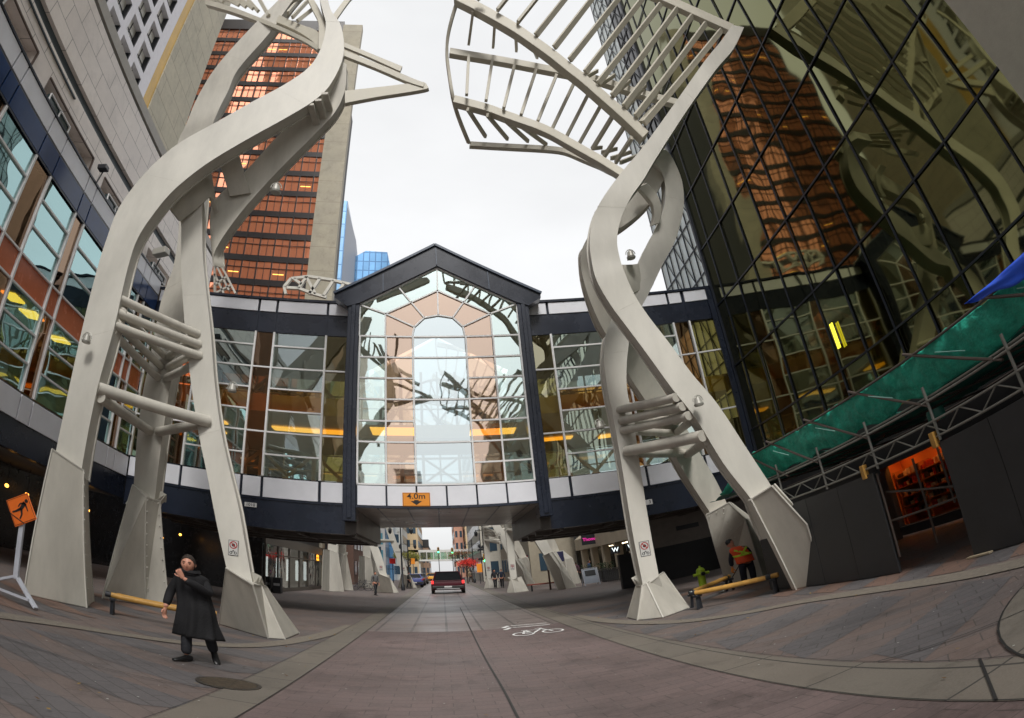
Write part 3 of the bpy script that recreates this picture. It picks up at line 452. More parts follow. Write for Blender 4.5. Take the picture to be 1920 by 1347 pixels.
# gable band and roof
mb = MB()
OUT = [(-3.7,12.2),(.2,14.47),(4.25,12.18)]; INN = [(3.32,11.86),(.27,13.55),(-2.74,11.86)]
mb.prism([(p[0],BY-.18,p[1]) for p in [OUT[0],OUT[1],INN[1],INN[2],(-3.2,11.7),(-3.7,12.05)]], (0,.5,0))
mb.prism([(p[0],BY-.18,p[1]) for p in [OUT[1],OUT[2],(4.25,12.03),(3.74,11.7),INN[0],INN[1]]], (0,.5,0))
P_('gable_fascia', M_NAVY)
mb = MB(); mb.bar((-3.74,BY-.21,12.22),(.2,BY-.21,14.51),.09,.12,up=(0,-1,0)); mb.bar((.2,BY-.21,14.51),(4.29,BY-.21,12.2),.09,.12,up=(0,-1,0))
for x in (-1.85,.235,2.25):
    zt2 = gable_z(x,14.45,12.2,3.9); mb.bar((x,BY-.2,zt2-.08),(x+(.02 if x<.3 else .02),BY-.2,zt2-.85),.035,.05,up=(0,-1,0))
P_('gable_trim', mat('navy_trim', (.05,.07,.11), .35))
mb = MB(); mb.prism([(-3.7,BY+.33,12.2),(.2,BY+.33,14.45),(4.25,BY+.33,12.18),(4.25,BY+.33,12.05),(.2,BY+.33,14.3),(-3.7,BY+.33,12.05)], (0,BB-BY-.3,0)); P_('roof', mat('roof_metal', (.22,.23,.24), .5))
# wings
mir = lambda x: 2*CX-x
LW = [(-11.28,-9.86,'o'),(-9.80,-9.15,'n'),(-9.15,-6.85,'w'),(-6.85,-6.10,'n'),(-6.10,-4.05,'w'),(-4.05,-3.20,'o')]
RW = [(mir(b), mir(a), k) for a, b, k in reversed(LW)]
RW[-1] = (10.40,11.75,'o')
ZW = [4.98,5.82,6.68,7.53,8.40,9.25,10.15,10.72]
def wing(W, xa, xb):
    global mb
    for a, b, k in W:
        g = {'n':G_BROWN,'w':G_CLEAR,'o':G_OLIVE}[k]; fr = MB(); pn = MB(); pa = MB()
        rows = ZW if k == 'w' else [4.98,6.68,9.25,10.72]
        for z0, z1 in zip(rows[:-1], rows[1:]):
            q = pa if (k == 'w' and abs(z0-7.53) < .01) else pn
            prect(q, a+.02, b-.02, z0+.02, z1-.02, WY+.03)
        for z in rows[1:-1]: frame_bars(fr, [((a, z), (b, z))], WY, .06, .09)
        frame_bars(fr, [((a, 4.98), (a, 10.72))], WY-.006, .075, .11)
        wo_ = fr.build('window', M_ALU, br); pn.build('pane', g, wo_)
        if pa.v: pa.build('pane', G_AMBER, wo_)
        mb = MB(); mb.box(a+.05, b-.05, WY-.05, WY+.04, 4.19, 4.93); P_('cladding_panel', M_WHITEP, bev=.01)
        mb = MB(); mb.box(a+.05, b-.05, WY-.05, WY+.04, 11.60, 12.10); P_('cladding_panel', M_WHITEP, bev=.01)
    mb = MB(); mb.box(xa, xb, WY+.045, WY+.3, 4.14, 4.97); mb.box(xa, xb, WY-.02, WY+.3, 3.05, 4.15); mb.box(xa, xb, WY-.06, WY+.0, 4.10, 4.17)
    mb.box(xa, xb, WY-.02, WY+.3, 10.72, 11.56); mb.box(xa, xb, WY+.045, WY+.3, 11.56, 12.12); mb.box(xa, xb, WY-.10, WY+.4, 12.12, 12.22)
    for a, b, k in W: mb.box(a-.02, a+.02, WY-.045, WY-.021, 10.74, 11.55)
    P_('fascia_beam', M_NAVY)
wing(LW, -11.28, -3.165); wing(RW, 3.745, 11.75)
mb = MB(); mb.box(-10.25,-9.86,WY-.10,WY-.062,3.2,10.72); P_('side_post', M_NAVY)
mb = MB(); mb.box(11.45,11.8,WY-.12,WY-.062,3.2,12.1); P_('side_post', M_NAVY)
# soffits, floors, roof deck
M_SOF = brickmat('soffit_panels', (.34,.30,.25), (.30,.27,.23), (.03,.03,.03), 1.0, 1.6, .03, off=0, rough=.35, var=.15, vs=3)
mb = MB(); mb.box(-2.74,3.34,BY+.06,BB,3.98,4.02); P_('soffit', M_SOF)
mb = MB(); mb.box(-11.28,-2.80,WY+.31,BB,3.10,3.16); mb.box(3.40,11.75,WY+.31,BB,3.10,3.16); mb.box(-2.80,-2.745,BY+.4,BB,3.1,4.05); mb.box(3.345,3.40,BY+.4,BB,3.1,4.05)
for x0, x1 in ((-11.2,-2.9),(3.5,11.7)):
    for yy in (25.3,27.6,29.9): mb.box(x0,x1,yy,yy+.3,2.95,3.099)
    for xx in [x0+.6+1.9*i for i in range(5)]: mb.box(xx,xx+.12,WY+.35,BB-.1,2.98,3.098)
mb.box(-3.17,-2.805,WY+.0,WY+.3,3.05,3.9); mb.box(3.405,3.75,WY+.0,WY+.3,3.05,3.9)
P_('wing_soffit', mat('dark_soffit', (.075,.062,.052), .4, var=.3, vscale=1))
mb = MB(); mb.box(-11.28,11.75,WY+.31,BB,4.6,4.9); mb.box(-2.7,3.3,BY+.31,WY+.3,4.6,4.85); mb.box(-11.28,-3.3,WY+.5,BB,7.6,8.3); mb.box(3.8,11.75,WY+.5,BB,7.6,8.3)
mb.box(-3.3,3.8,WY+4.2,BB-.6,7.6,8.2); chunks(mb, 'floor_slab', mat('slab_tan', (.45,.40,.28), .7, var=.1), br)
mb = MB(); mb.box(-11.28,-3.3,WY+.4,BB,11.6,12.0); mb.box(3.8,11.75,WY+.4,BB,11.6,12.0); chunks(mb, 'roof_deck', M_DARK, br)
# interior trusses (white X braces) and rear glazing
M_TRUSS = mat('white_truss', (.66,.66,.64), .5)
mb = MB()
YT = BB-.5
for x0, x1 in ((-11,-8.4),(-8.4,-5.8),(-5.8,-3.2),(3.75,6.3),(6.3,8.9),(8.9,11.5)):
    mb.bar((x0,YT,5.0),(x1,YT,7.5),.16,.16,up=(0,-1,0)); mb.bar((x0,YT+.17,7.5),(x1,YT+.17,5.0),.16,.16,up=(0,-1,0))
    mb.bar((x0,YT,8.5),(x1,YT,11.4),.16,.16,up=(0,-1,0)); mb.bar((x0,YT+.17,11.4),(x1,YT+.17,8.5),.16,.16,up=(0,-1,0)); mb.bar((x0,YT-.1,4.9),(x0,YT-.1,11.5),.2,.2,up=(0,-1,0))
for z0 in (5.0,6.25,8.4):
    h = 1.15 if z0 < 8 else 2.0
    mb.bar((-.5,YT,z0),(1.0,YT,z0+h),.1,.1,up=(0,-1,0)); mb.bar((-.5,YT+.11,z0+h),(1.0,YT+.11,z0),.1,.1,up=(0,-1,0))
    mb.bar((-2.6,YT,z0+h+.04),(3.2,YT,z0+h+.04),.1,.1,up=(0,-1,0))
for x in (-2.6,-1.6,-.6,1.1,2.1,3.1): mb.bar((x,YT-.12,4.9),(x,YT-.12,12.0 if abs(x-.27)<2 else 11.2),.13,.13,up=(0,-1,0))
for i in range(12):
    a0, a1 = math.pi*i/12, math.pi*(i+1)/12; mb.bar((.27+1.7*math.cos(a0),YT-.13,10.2+1.4*math.sin(a0)),(.27+1.7*math.cos(a1),YT-.13,10.2+1.4*math.sin(a1)),.1,.1,up=(0,-1,0))
    if i % 2: mb.bar((.27,YT-.13,10.2),(.27+1.7*math.cos(a0),YT-.13,10.2+1.4*math.sin(a0)),.07,.07,up=(0,-1,0))
P_('truss', M_TRUSS)
mb = MB(); 
for x in [-11.2+1.9*i for i in range(13)]: mb.bar((x,BB-.05,4.9),(x,BB-.05,11.6 if abs(x)>3.4 else 12.2),.08,.1,up=(0,-1,0))
for z in ZW+[8.4]: mb.bar((-11.2,BB-.05,z+.003),(11.7,BB-.05,z+.003),.06,.08,up=(0,-1,0))
P_('rear_mullions', M_ALU)
mb = MB(); mb.quad((-11.2,BB,4.9),(11.7,BB,4.9),(11.7,BB,11.6),(-11.2,BB,11.6)); mb.add([(-3.2,BB,11.6),(3.7,BB,11.6),(3.7,BB,12.0),(.25,BB,14.2),(-3.2,BB,12.0)], [(0,1,2,3,4)]); P_('rear_glazing', glass('rear_glass', (.50,.58,.58), .12, (1,1,1), 0))
mb = MB()
for x0, x1, y0, y1 in ((-6.6,-3.4,25.9,26.5),(-10.6,-8.6,26.0,26.4),(-2.5,-.8,25.0,26.3),(1.4,3.2,25.5,26.5),(4.2,6.0,28.2,28.7),(7.4,9.4,28.8,29.4),(-10.5,-9.3,28.2,28.5)):
    mb.box(x0,x1,y0,y1,7.50,7.56)
chunks(mb, 'ceiling_light', emis('amber_light', (1,.48,.06), 1.25), br)
mb = MB()
for x0 in (-10.5,10): mb.box(x0,x0+.6,29,29.1,7.50,7.56)
chunks(mb, 'ceiling_light', emis('warm_light', (1,.8,.5), 4), br)
# clearance sign, numbers
M_SIGN = mat('orange_sign_face', (.75,.27,.02), .5, var=.05); M_INK = mat('black_ink', (.012,.012,.012), .6)
t = thing('clearance_sign', (-.71,BY-.06,4.08), 'orange height limit sign with a down arrow, fixed under the skywalk gable', 'sign')
mb = MB(); mb.box(-1.17,-.26,BY-.085,BY-.06,4.07,4.57); mb.build('panel', M_SIGN, t, bevel=.01)
mb = MB()
for x0, x1, z0, z1 in ((-1.15,-.28,4.545,4.557),(-1.15,-.28,4.083,4.095),(-1.155,-1.143,4.083,4.557),(-.287,-.275,4.083,4.557)): mb.box(x0,x1,BY-.089,BY-.0855,z0,z1)
mb.prism([(-.90,BY-.092,4.26),(-.715,BY-.092,4.12),(-.53,BY-.092,4.26),(-.64,BY-.092,4.26),(-.64,BY-.092,4.30),(-.79,BY-.092,4.30),(-.79,BY-.092,4.26)], (0,.005,0)); mb.build('arrow', M_INK, t)
textobj('4.0m', .27, (-.715,BY-.089,4.43), FACE, M_INK, 'lettering', t, sx=1.15)
t = thing('building_number', (-6.5,WY-.08,3.84), 'small white 1010 street number plate on the dark beam at left', 'sign')
mb = MB(); mb.box(-6.68,-6.24,WY-.05,WY-.022,3.76,3.92); mb.build('panel', mat('white_plate', (.7,.7,.7), .5), t, bevel=.01)
textobj('1010', .15, (-6.46,WY-.053,3.84), FACE, M_INK, 'lettering', t, sx=1.1)
t = thing('building_number', (8.0,WY-.08,3.84), 'small white number plate on the dark beam at right, half hidden by a leg', 'sign')
mb = MB(); mb.box(7.15,7.40,WY-.05,WY-.022,3.45,3.65); mb.build('panel', mat('white_plate', (.7,.7,.7), .5), t, bevel=.01)
textobj('3', .17, (7.3,WY-.053,3.55), FACE, M_INK, 'lettering', t)
# ================================================================== LEFT OFFICE BUILDING
LX = -11.3
ob = thing('office_building', (LX,5,0), 'white framed glass office block with orange panels and a stone upper wall at left', 'building')
NAR = [(-11.9,-11.3),(-9.1,-8.5),(-6.3,-5.7),(-3.5,-2.9),(-.75,-.15),(2.0,2.6),(4.75,5.35),(7.5,8.1),(10.15,10.72),(12.72,13.72),(15.6,16.25),(18.35,18.95),(21.25,21.85)]
edges = []
prev = -14.0
for a, b in NAR: edges += [(prev,a,'w'),(a,b,'n')]; prev = b
edges.append((prev,23.0,'w'))
ZL = [4.95,5.78,6.65,7.50,8.36,9.27,10.15,10.93]
G_TEAL = glass('teal_glass', (.48,.72,.68), .42, (.64,.94,.95), .018, .7)
G_BRN2 = glass('bronze_glass', (.40,.20,.10), .14, (1,.7,.5), .018, .7)
OI = Matrix.Translation(-Vector((LX,5,0)))
for a, b, k in edges:
    if b < -6: 
        pass
    fr = MB(); pn = MB(); po = MB()
    if k == 'w':
        for z0, z1 in zip(ZL[:-1], ZL[1:]):
            q = po if abs(z0-7.5) < .01 else pn; e = random.uniform(-.006,.006); e2 = random.uniform(-.006,.006)
            q.quad((LX-.03-e,a+.02,z0+.02),(LX-.03+e,b-.02,z0+.02),(LX-.03+e2,b-.02,z1-.02),(LX-.03-e2,a+.02,z1-.02))
        for z in ZL[1:-1]: fr.bar((LX,a,z),(LX,b,z),.06,.09,up=(1,0,0))
    else:
        for z0, z1 in ((4.95,7.5),(8.36,10.93)): pn.quad((LX-.03,a+.02,z0+.02),(LX-.03,b-.02,z0+.02),(LX-.03,b-.02,z1-.02),(LX-.03,a+.02,z1-.02))
        po.quad((LX-.03,a+.02,7.52),(LX-.03,b-.02,7.52),(LX-.03,b-.02,8.34),(LX-.03,a+.02,8.34))
        for z in (7.5,8.36): fr.bar((LX,a,z),(LX,b,z),.06,.09,up=(1,0,0))
    fr.bar((LX+.004,a,4.95),(LX+.004,a,10.93),.075,.11,up=(1,0,0))
    wv = fr.build('window', M_ALU, ob); pn.build('pane', G_TEAL if k == 'w' else G_BRN2, wv)
    po.build('spandrel', M_ORANGE, wv)
    for z0, z1, m_, nm in ((4.12,4.88,M_WHITEP,'cladding_panel'),(11.0,11.70,mat('blue_panel', (.012,.04,.13), .2, var=.3, vscale=.7),'blue_panel'),(11.78,12.38,M_WHITEP,'cladding_panel')):
        mb = MB(); mb.box(LX-.04, LX+.05, a+.03, b-.03, z0, z1); mb.build(nm, m_, ob, bevel=.008)
mb = MB(); mb.box(LX-.4,LX-.045,-14,WY-.11,4.05,4.94); mb.box(LX-.4,LX+.02,-14,WY-.11,3.25,4.05); mb.box(LX-.4,LX-.045,-14,WY-.11,10.95,12.40); mb.box(LX-.5,LX+.08,-14,WY-.11,12.40,12.47); mb.box(LX+.021,LX+.045,-14,WY-.11,10.93,10.99); mb.box(LX+.021,LX+.045,-14,WY-.11,11.70,11.77)
mb.build('fascia', M_NAVY, ob)
mb = MB(); mb.box(LX-4.4,LX-.41,-14,WY,3.25,3.4); mb.box(LX-6,LX-.41,-14,WY,4.6,4.9); mb.box(LX-6,LX-.41,-14,WY,7.58,8.3); mb.box(LX-6,LX-.41,-14,WY,11.0,11.3); mb.box(LX-6.1,LX-6,-14,WY,3.3,12); mb.box(LX-6,LX-.5,22.98,23.08,4.9,11)
mb.build('floor_slab', mat('interior_grey', (.22,.21,.19), .8, var=.15), ob)
mb = MB()
for yy in range(-12, 22, 3):
    mb.box(LX-4.4,LX-3.9,yy,yy+.5,4.9,7.57); mb.box(LX-3.2,LX-2.9,yy+.8,yy+2.4,4.9,6.1); mb.box(LX-2.4,LX-1.5,yy+.3,yy+1.7,4.9,5.65)
chunks(mb, 'furnishing', mat('interior_tan', (.30,.25,.18), .8, var=.3), ob)
for k, (x0, x1, y0, y1) in enumerate([(-12.45,-11.9,14.85,15.45),(-12.5,-11.85,16.0,16.6),(-12.5,-11.85,17.9,18.4),(-12.4,-11.9,20.0,20.5),(-12.5,-11.9,12.2,12.7),(-12.4,-11.9,9.0,9.6)]):
    mb = MB(); mb.box(x0,x1,y0,y1,7.50,7.56); mb.build('ceiling_light', emis('yellow_light', (1,.50,.04), 2.2), ob)
mb = MB(); mb.box(LX-4.6,LX-4.4,-60,WY,0,3.3); mb.box(-17,-9.4,36.2,36.45,0,11.5); mb.box(-17,-16.6,WY,36.2,0,11.5)
for yy in (3,8,13,18): mb.box(LX-4.39,LX-4.3,yy,yy+.3,0,3.3)
mb.build('ground_wall', mat('dark_shopfront', (.02,.021,.024), .25, var=.3), ob)
mb = MB()
for yy in (-4,2,8,14,20): mb.box(LX-1.2,LX-.6,yy,yy+.6,0,3.25)
chunks(mb, 'column', M_DARK, ob)
# stone upper wall
mb = MB(); SX = LX-.25
mb.box(SX-2,SX,-14,WY+6,13.28,14.02); mb.box(SX-2,SX+.01,-14,WY+6,12.40,12.62)
for a, b in [(-14,-9.2),(-4.4,-3.4),(1.6,2.4),(6.3,7.2),(11.0,12.0),(15.8,16.85),(20.6,21.6)]: mb.box(SX-2,SX,a,b,12.62,13.28)
mb.box(SX-2,SX-.45,-14,WY+6,12.6,13.3); mb.build('stone_wall', M_STONE, ob)
mb = MB(); mb.box(SX-2,SX+.02,-60,WY+6,14.45,16.85); mb.box(SX-2,SX+.0,-60,-14,0,14.4); mb.build('upper_stone_wall', M_STONE, ob)
mb = MB()
for a, b in [(-3.4,1.6),(2.4,6.3),(7.2,11.0),(12.0,15.8),(16.85,20.6)]:
    mb.bar((SX+.02,a,13.26),(SX+.02,b,13.26),.05,.06,up=(1,0,0)); mb.bar((SX+.02,b,13.26),(SX+.02,b,12.62),.05,.06,up=(1,0,0))
mb.build('niche_trim', M_TAUPE, ob)
mb = MB(); mb.box(SX-2,SX-.15,-14,WY+6,14.02,14.45); mb.box(SX-2,SX-.1,-14,WY+6,16.85,17.0); mb.box(SX+.0,SX+.06,-14,13.5,13.80,13.85); mb.build('groove', mat('slate_groove', (.05,.07,.085), .4), ob)
mb = MB(); mb.box(SX-2.2,SX+.05,-14,WY+6,17.0,17.45); mb.build('coping', mat('pale_coping', (.42,.40,.37), .6, var=.1), ob)
for yc in (12.2,17.2,7.2,22.0):
    t = thing('roof_skylight', (LX-.1,yc,12.47), {12.2:'white framed skylight box on the blue parapet, second from the top left',17.2:'white framed skylight box on the parapet beside the curved beam',7.2:'white framed skylight box at the top left edge of the picture',22.0:'white framed skylight box on the parapet near the skywalk'}[yc], 'skylight', 'skylight boxes on the parapet')
    mb = MB()
    for a, b in (((LX-.05,yc,12.5),(LX-.05,yc+1.5,12.5)),((LX-.05,yc,12.82),(LX-.05,yc+1.5,12.82)),((LX-.05,yc,12.48),(LX-.05,yc,12.82)),((LX-.05,yc+.75,12.48),(LX-.05,yc+.75,12.82)),((LX-.05,yc+1.5,12.48),(LX-.05,yc+1.5,12.82))): mb.bar(a,b,.04,.04)
    mb.build('frame', M_ALU, t); mb = MB(); mb.box(LX-.2,LX-.1,yc+.02,yc+1.48,12.48,12.82); mb.build('pane', mat('dark_pane', (.03,.05,.055), .08), t)
# office tower (set back)
TX = -16
ot = thing('office_tower', (TX,10,0), 'white gridded tower with gold strip and blank beige end wall above the left block', 'building')
mb = MB()
mb.box(TX-3.5,TX-.45,-60,23.95,17,125); mb.box(TX-3,TX,-60,-14.5,17,120); mb.box(TX-.5,TX,-14.4,22.0,64,120)
ny = 20; ZB = 22.85
for j in range(25):
    z0 = ZB+j*1.69; mb.box(TX-.44,TX,-14,24.0,z0-.44,z0)
for i in range(21):
    y0 = 23.1-i*1.88; 
    for j in range(24): mb.box(TX-.44,TX,y0-.02,y0+.50,ZB+j*1.69,ZB+j*1.69+1.25)
mb.box(TX-.43,TX+.001,23.55,23.999,ZB,63.9); mb.build('wall', mat('white_facade', (.80,.79,.84), .6, var=.06), ot)
mb = MB(); mb.box(TX-.43,TX-.35,-14,23.5,ZB,63.9)
mb.build('glazing', mat('white_blind_glass', (.82,.80,.74), .5, var=.15, vscale=.8), ot)
mb = MB()
for i in range(20):
    y0 = 23.1-i*1.88-1.37
    for j in range(24):
        z0 = ZB+j*1.69; mb.box(TX-.345,TX-.31,y0+.64,y0+.69,z0,z0+1.25); mb.box(TX-.345,TX-.31,y0,y0+1.33,z0+.6,z0+.64); mb.box(TX-.34,TX-.02,y0+1.27,y0+1.345,z0,z0+1.24); mb.box(TX-.34,TX-.02,y0+.05,y0+1.26,z0+.003,z0+.05)
mb.build('window_frames', M_BLACK, ot)
mb = MB(); mb.box(TX-3,TX-.02,24.01,24.85,17,90); mb.build('gold_strip', mat('gold_panel', (.68,.42,.09), .35, var=.2, vscale=.5), ot)
mb = MB(); mb.box(TX-14,TX+.05,24.86,29.8,12,90); mb.build('end_wall', M_CONC, ot)
# ================================================================== COPPER TOWER
RY = 55
rt = thing('copper_glass_tower', (-20,RY,0), 'copper mirrored glass tower with dark floor bands and a concrete side slab', 'building')
M_COP = mat('copper_glass', (.95,.38,.23), .05, .72, bump=1, bscale=.34, bdet=2, bdist=.055)
_b = M_COP.node_tree
for n in _b.nodes:
    if n.type == 'BUMP': pass
XM = [-29.6+1.55*i for i in range(12)]
mb = MB(); FL = [30.6+2.68*k for k in range(-10,13)]
for j in range(-11,13):
    z0 = 30.6+2.68*j+.0; 
    for x0 in XM:
        x1 = min(x0+1.55,-11.9); e = [random.uniform(-.03,.03) for _ in range(3)]
        mb.quad((x0,RY+e[0],z0+.65),(x1,RY-e[0],z0+.65),(x1,RY-e[0]+e[1],z0+2.68),(x0,RY+e[0]+e[1],z0+2.68))
mb.build('glazing', M_COP, rt)
mb = MB()
for j in range(-11,14):
    z0 = 30.6+2.68*j; mb.box(-29.7,-11.9,RY-.12,RY+.5,z0-.02,z0+.64)
for x in XM: mb.box(x-.07,x+.07,RY-.16,RY+.0,1,66)
for j in range(-11,13):
    for x in XM[:-1]: mb.box(x+.75,x+.79,RY-.12,RY-.06,31.24+2.68*j,33.26+2.68*j)
    mb.box(-29.7,-11.9,RY-.12,RY-.06,32.5+2.68*j,32.55+2.68*j)
mb.box(-29.7,-11.9,RY-.2,RY+.4,65.2,67.2)
mb.build('floor_bands', mat('bronze_black', (.022,.018,.02), .3), rt)
mb = MB()
for j in range(-9,12):
    z0 = 30.6+2.68*j
    for x0 in XM[:-1]:
        if random.random() < .17: mb.box(x0+.2,x0+1.3,RY+.001,RY+.0012,z0+1.3+.0,z0+1.38)
mb.v = [(x, y-.03, z) for x, y, z in mb.v]
chunks(mb, 'ceiling_light', emis('office_light', (1,.6,.12), 1.6), rt)
mb = MB(); mb.box(-11.9,-9.3,RY-.5,RY+.6,0,66.2); mb.build('side_slab', M_CONCX, rt)
mb = MB(); mb.box(-29.7,-11.95,RY+.5,RY+18,0,65); mb.build('core', M_DARK, rt)
# ================================================================== far towers
def winmat(name, cg, cm, sx, sy, joint, rough=.2, metal=.0, axes='XZ', var=.2):
    m = brickmat(name, cg, tuple(c*(1-var) for c in cg), cm, sx, sy, joint, off=0, rough=rough, var=.1, vs=.2, axes=axes, bump=0)
    b = m.node_tree.nodes['Principled BSDF']
    for l in list(b.inputs['Roughness'].links): m.node_tree.links.remove(l)
    b.inputs['Roughness'].default_value = rough; b.inputs['Metallic'].default_value = metal; return m
t = thing('blue_glass_tower', (-14,120,0), 'blue glass tower with a chamfered top, right beside the concrete slab', 'building', 'distant blue glass towers')
mb = MB(); mb.prism([(-17.2,120,0),(-8.2,120,0),(-8.2,120,63.5),(-9.2,120,68.4),(-13.9,120,68.6),(-17.2,120,66.4)], (0,14,0)); mb.build('facade', winmat('blue_curtain', (.17,.38,.66), (.08,.18,.34), 1.3, 2.2, .12, .12, .35), t)
t = thing('blue_glass_tower', (-18,112,0), 'slim pale blue glass tower mostly hidden behind the concrete slab', 'building', 'distant blue glass towers')
mb = MB(); mb.prism([(-22,112,0),(-17.5,112,0),(-17.5,112,76.2),(-18.6,112,76.4),(-22,112,74)], (0,12,0)); mb.build('facade', winmat('blue_curtain2', (.28,.50,.76), (.12,.24,.42), 1.6, 3.2, .12, .12, .3), t)
mb = MB(); mb.prism([(-17.49,112.2,0),(-15.9,118,0),(-15.9,118,70),(-17.49,112.2,75)], (-.3,6,0)); mb.build('grey_side', mat('grey_side', (.30,.32,.36), .5), t)
t = thing('concrete_block', (-38,40,0), 'added concrete block behind the office tower, seen only as a reflection in the mirror glass', 'building')  # unseen block added to cover the sky gap mirrored in the right glass
mb = MB(); mb.box(-46,-31,38,53.5,0,95); mb.build('wall', M_CONC, t)
# right gridded tower
gt = thing('gridded_glass_tower', (18,38,0), 'pale gridded glass tower with a painted dark reflection, behind the skywalk at right', 'building')
mb = MB(); GX = 18
for j in range(0,34):
    for i in range(0,7):
        y0 = 35.0+i*1.05; z0 = j*2.1; e = random.uniform(-.01,.01); mb.quad((GX+e,y0,z0),(GX-e,y0+1.05,z0),(GX-e,y0+1.05,z0+2.1),(GX+e,y0,z0+2.1), 0 if (i >= 3 or j < 14) else 1)
mb.build('glazing', [mat('silver_glass', (.86,.95,.95), .3), mat('dark_reflection_glass', (.03,.03,.035), .06)], gt)  # second material: a dark reflection painted into the upper near panes
mb = MB()
for i in range(0,8): mb.box(GX-.09,GX-.02,35.0+i*1.05-.03,35.0+i*1.05+.03,0,71)
for j in range(0,35): mb.box(GX-.085,GX-.025,35.0,42.35,j*2.1-.04,j*2.1+.04)
for j in range(5,34,1):
    for i in range(0,7,1):
        if (i+j) % 2: mb.bar((GX-.055,35+i*1.05,j*2.1),(GX-.055,36.05+i*1.05,j*2.1+2.1),.05,.05,up=(1,0,0))
mb.build('mullions', M_BLACK, gt)
mb = MB(); mb.box(GX+.1,GX+12,35.0,42.3,0,71); mb.build('core', M_DARK, gt)
# ================================================================== RIGHT MIRROR GLASS BUILDING
RX = 11.8
rb = thing('mirror_glass_building', (RX,8,0), 'dark gold mirror glass building with a black window grid filling the right side', 'building')
M_GOLD = mat('gold_mirror_glass', (.205,.205,.105), .035, 1.0, bump=1, bscale=.40, bdet=1, bdist=.03)
for n in M_GOLD.node_tree.nodes:
    if n.type == 'BUMP': pass
ys = [7.33+1.475*k for k in range(-14,11)]+[22.98]; zs = [3.6,5.55]+[8.35+2.805*k for k in range(0,14)]
mb = MB()
for a, b in zip(ys[:-1], ys[1:]):
    for z0, z1 in zip(zs[:-1], zs[1:]):
        e = random.uniform(-.010,.010); e2 = random.uniform(-.012,.012); mb.quad((RX+e,a,z0),(RX-e,b,z0),(RX-e+e2,b,z1),(RX+e+e2,a,z1))
mb.build('glazing', M_GOLD, rb)
mb = MB()
for y in ys: mb.box(RX-.06,RX-.015,y-.02,y+.02,3.6,45)
for z in zs[1:]: mb.box(RX-.055,RX-.02,-14,22.98,z-.03,z+.03)
mb.box(RX-.12,RX+.4,22.9,23.05,3.2,45)
mb.build('mullions', mat('black_blue_frame', (.012,.016,.028), .35), rb)
mb = MB(); mb.box(RX-.02,RX+.3,-14,12.85,0,3.58); mb.box(RX-.02,RX+.3,15.9,22.9,0,3.58); mb.box(RX-.02,RX+.3,12.85,15.9,2.15,3.58); mb.box(RX-.02,RX+.3,12.85,15.9,0,.25); mb.build('podium_wall', M_DARK, rb)
mb = MB(); mb.box(RX-.35,RX+.5,2.2,6.2,3.0,40); mb.build('concrete_pier', mat('pier_concrete', (.40,.37,.31), .8, var=.08, vscale=2, bump=.2, bscale=30), rb)
mb = MB(); mb.box(RX+.35,RX+10,-13,22.9,3.4,44); mb.build('core', M_DARK, rb)
mb = MB(); mb.box(RX-.14,RX-.105,15.70,15.74,6.15,7.0); mb.box(RX-.14,RX-.105,15.80,15.84,6.15,7.0); chunks(mb, 'window_light', emis('strip_yellow', (1,.85,.05), 1.3), rb)
# lit shop inside
M_SHELF = mat('wood_shelf', (.45,.17,.05), .6, var=.2)
mb = MB(); mb.box(RX+1.0,RX+1.1,12.5,16.2,.2,2.3); mb.box(RX+.31,RX+1.1,12.4,12.5,.2,2.3); mb.box(RX+.31,RX+1.1,16.2,16.3,.2,2.3); mb.box(RX+.31,RX+1.1,12.4,16.3,2.3,2.4); mb.box(RX+.31,RX+1.1,12.4,16.3,.15,.2); mb.build('shop_walls', mat('shop_orange_wall', (.62,.22,.07), .7), rb)
sh = thing('display_shelves', (RX+.8,14.3,.2), 'lit orange shop shelves stacked with small boxes behind the hoarding gap', 'shelves')
mb = MB()
for z in (.45,.75,1.05,1.35,1.65): mb.box(RX+.55,RX+.98,12.6,16.1,z,z+.03)
for y in (12.6,13.75,14.9,16.05): mb.box(RX+.55,RX+.98,y,y+.05,.2,1.9)
mb.build('shelf_frame', M_SHELF, sh); mb = MB(); rg = random.Random(3)
for z in (.48,.78,1.08,1.38,1.68):
    y = 12.7
    while y < 15.95:
        wv = rg.uniform(.06,.2); h = rg.uniform(.08,.22); mb.box(RX+.57,RX+.75,y,y+wv,z,z+h, rg.randrange(3)); y += wv+rg.uniform(.01,.12)
mb.build('goods', [mat('box_red', (.5,.05,.02), .5), mat('box_dark', (.05,.03,.03), .5), mat('box_cream', (.6,.45,.3), .5)], sh)
mb = MB()
for y in (12.9,14.2,15.5): mb.box(RX+.35,RX+.5,y,y+.25,2.27,2.297)
chunks(mb, 'shop_light', emis('shop_bulb', (1,.34,.06), 15), rb)
# ================================================================== beyond the bridge
t = thing('concrete_arcade', (12,40,0), 'beige concrete arcade with square columns beyond the skywalk at right', 'building')
M_BEIGE = mat('beige_concrete', (.46,.40,.31), .8, var=.12, vscale=1)
mb = MB(); mb.box(11.2,12.2,32.5,58,2.7,3.7); mb.prism([(11.2,32.5,3.7),(13.5,32.5,3.7),(14.5,32.5,6.2)], (0,25.5,0)); mb.build('fascia', M_BEIGE, t)
for y in (33.5,37.2,40.9,44.6,48.3,52,55.7): 
    mb = MB(); mb.box(11.25,11.75,y,y+.5,0,2.7); mb.build('column', M_BEIGE, t, bevel=.02)
mb = MB(); mb.box(15.5,15.8,32.2,58,0,4); mb.box(12.3,15.5,32.3,58,2.75,2.9); mb.box(11.2,17,58,58.3,0,9); mb.box(15.5,17,32.2,58,4,8); mb.build('shopfront', mat('dark_shopfront', (.02,.021,.024), .25, var=.3), t)
mb = MB()
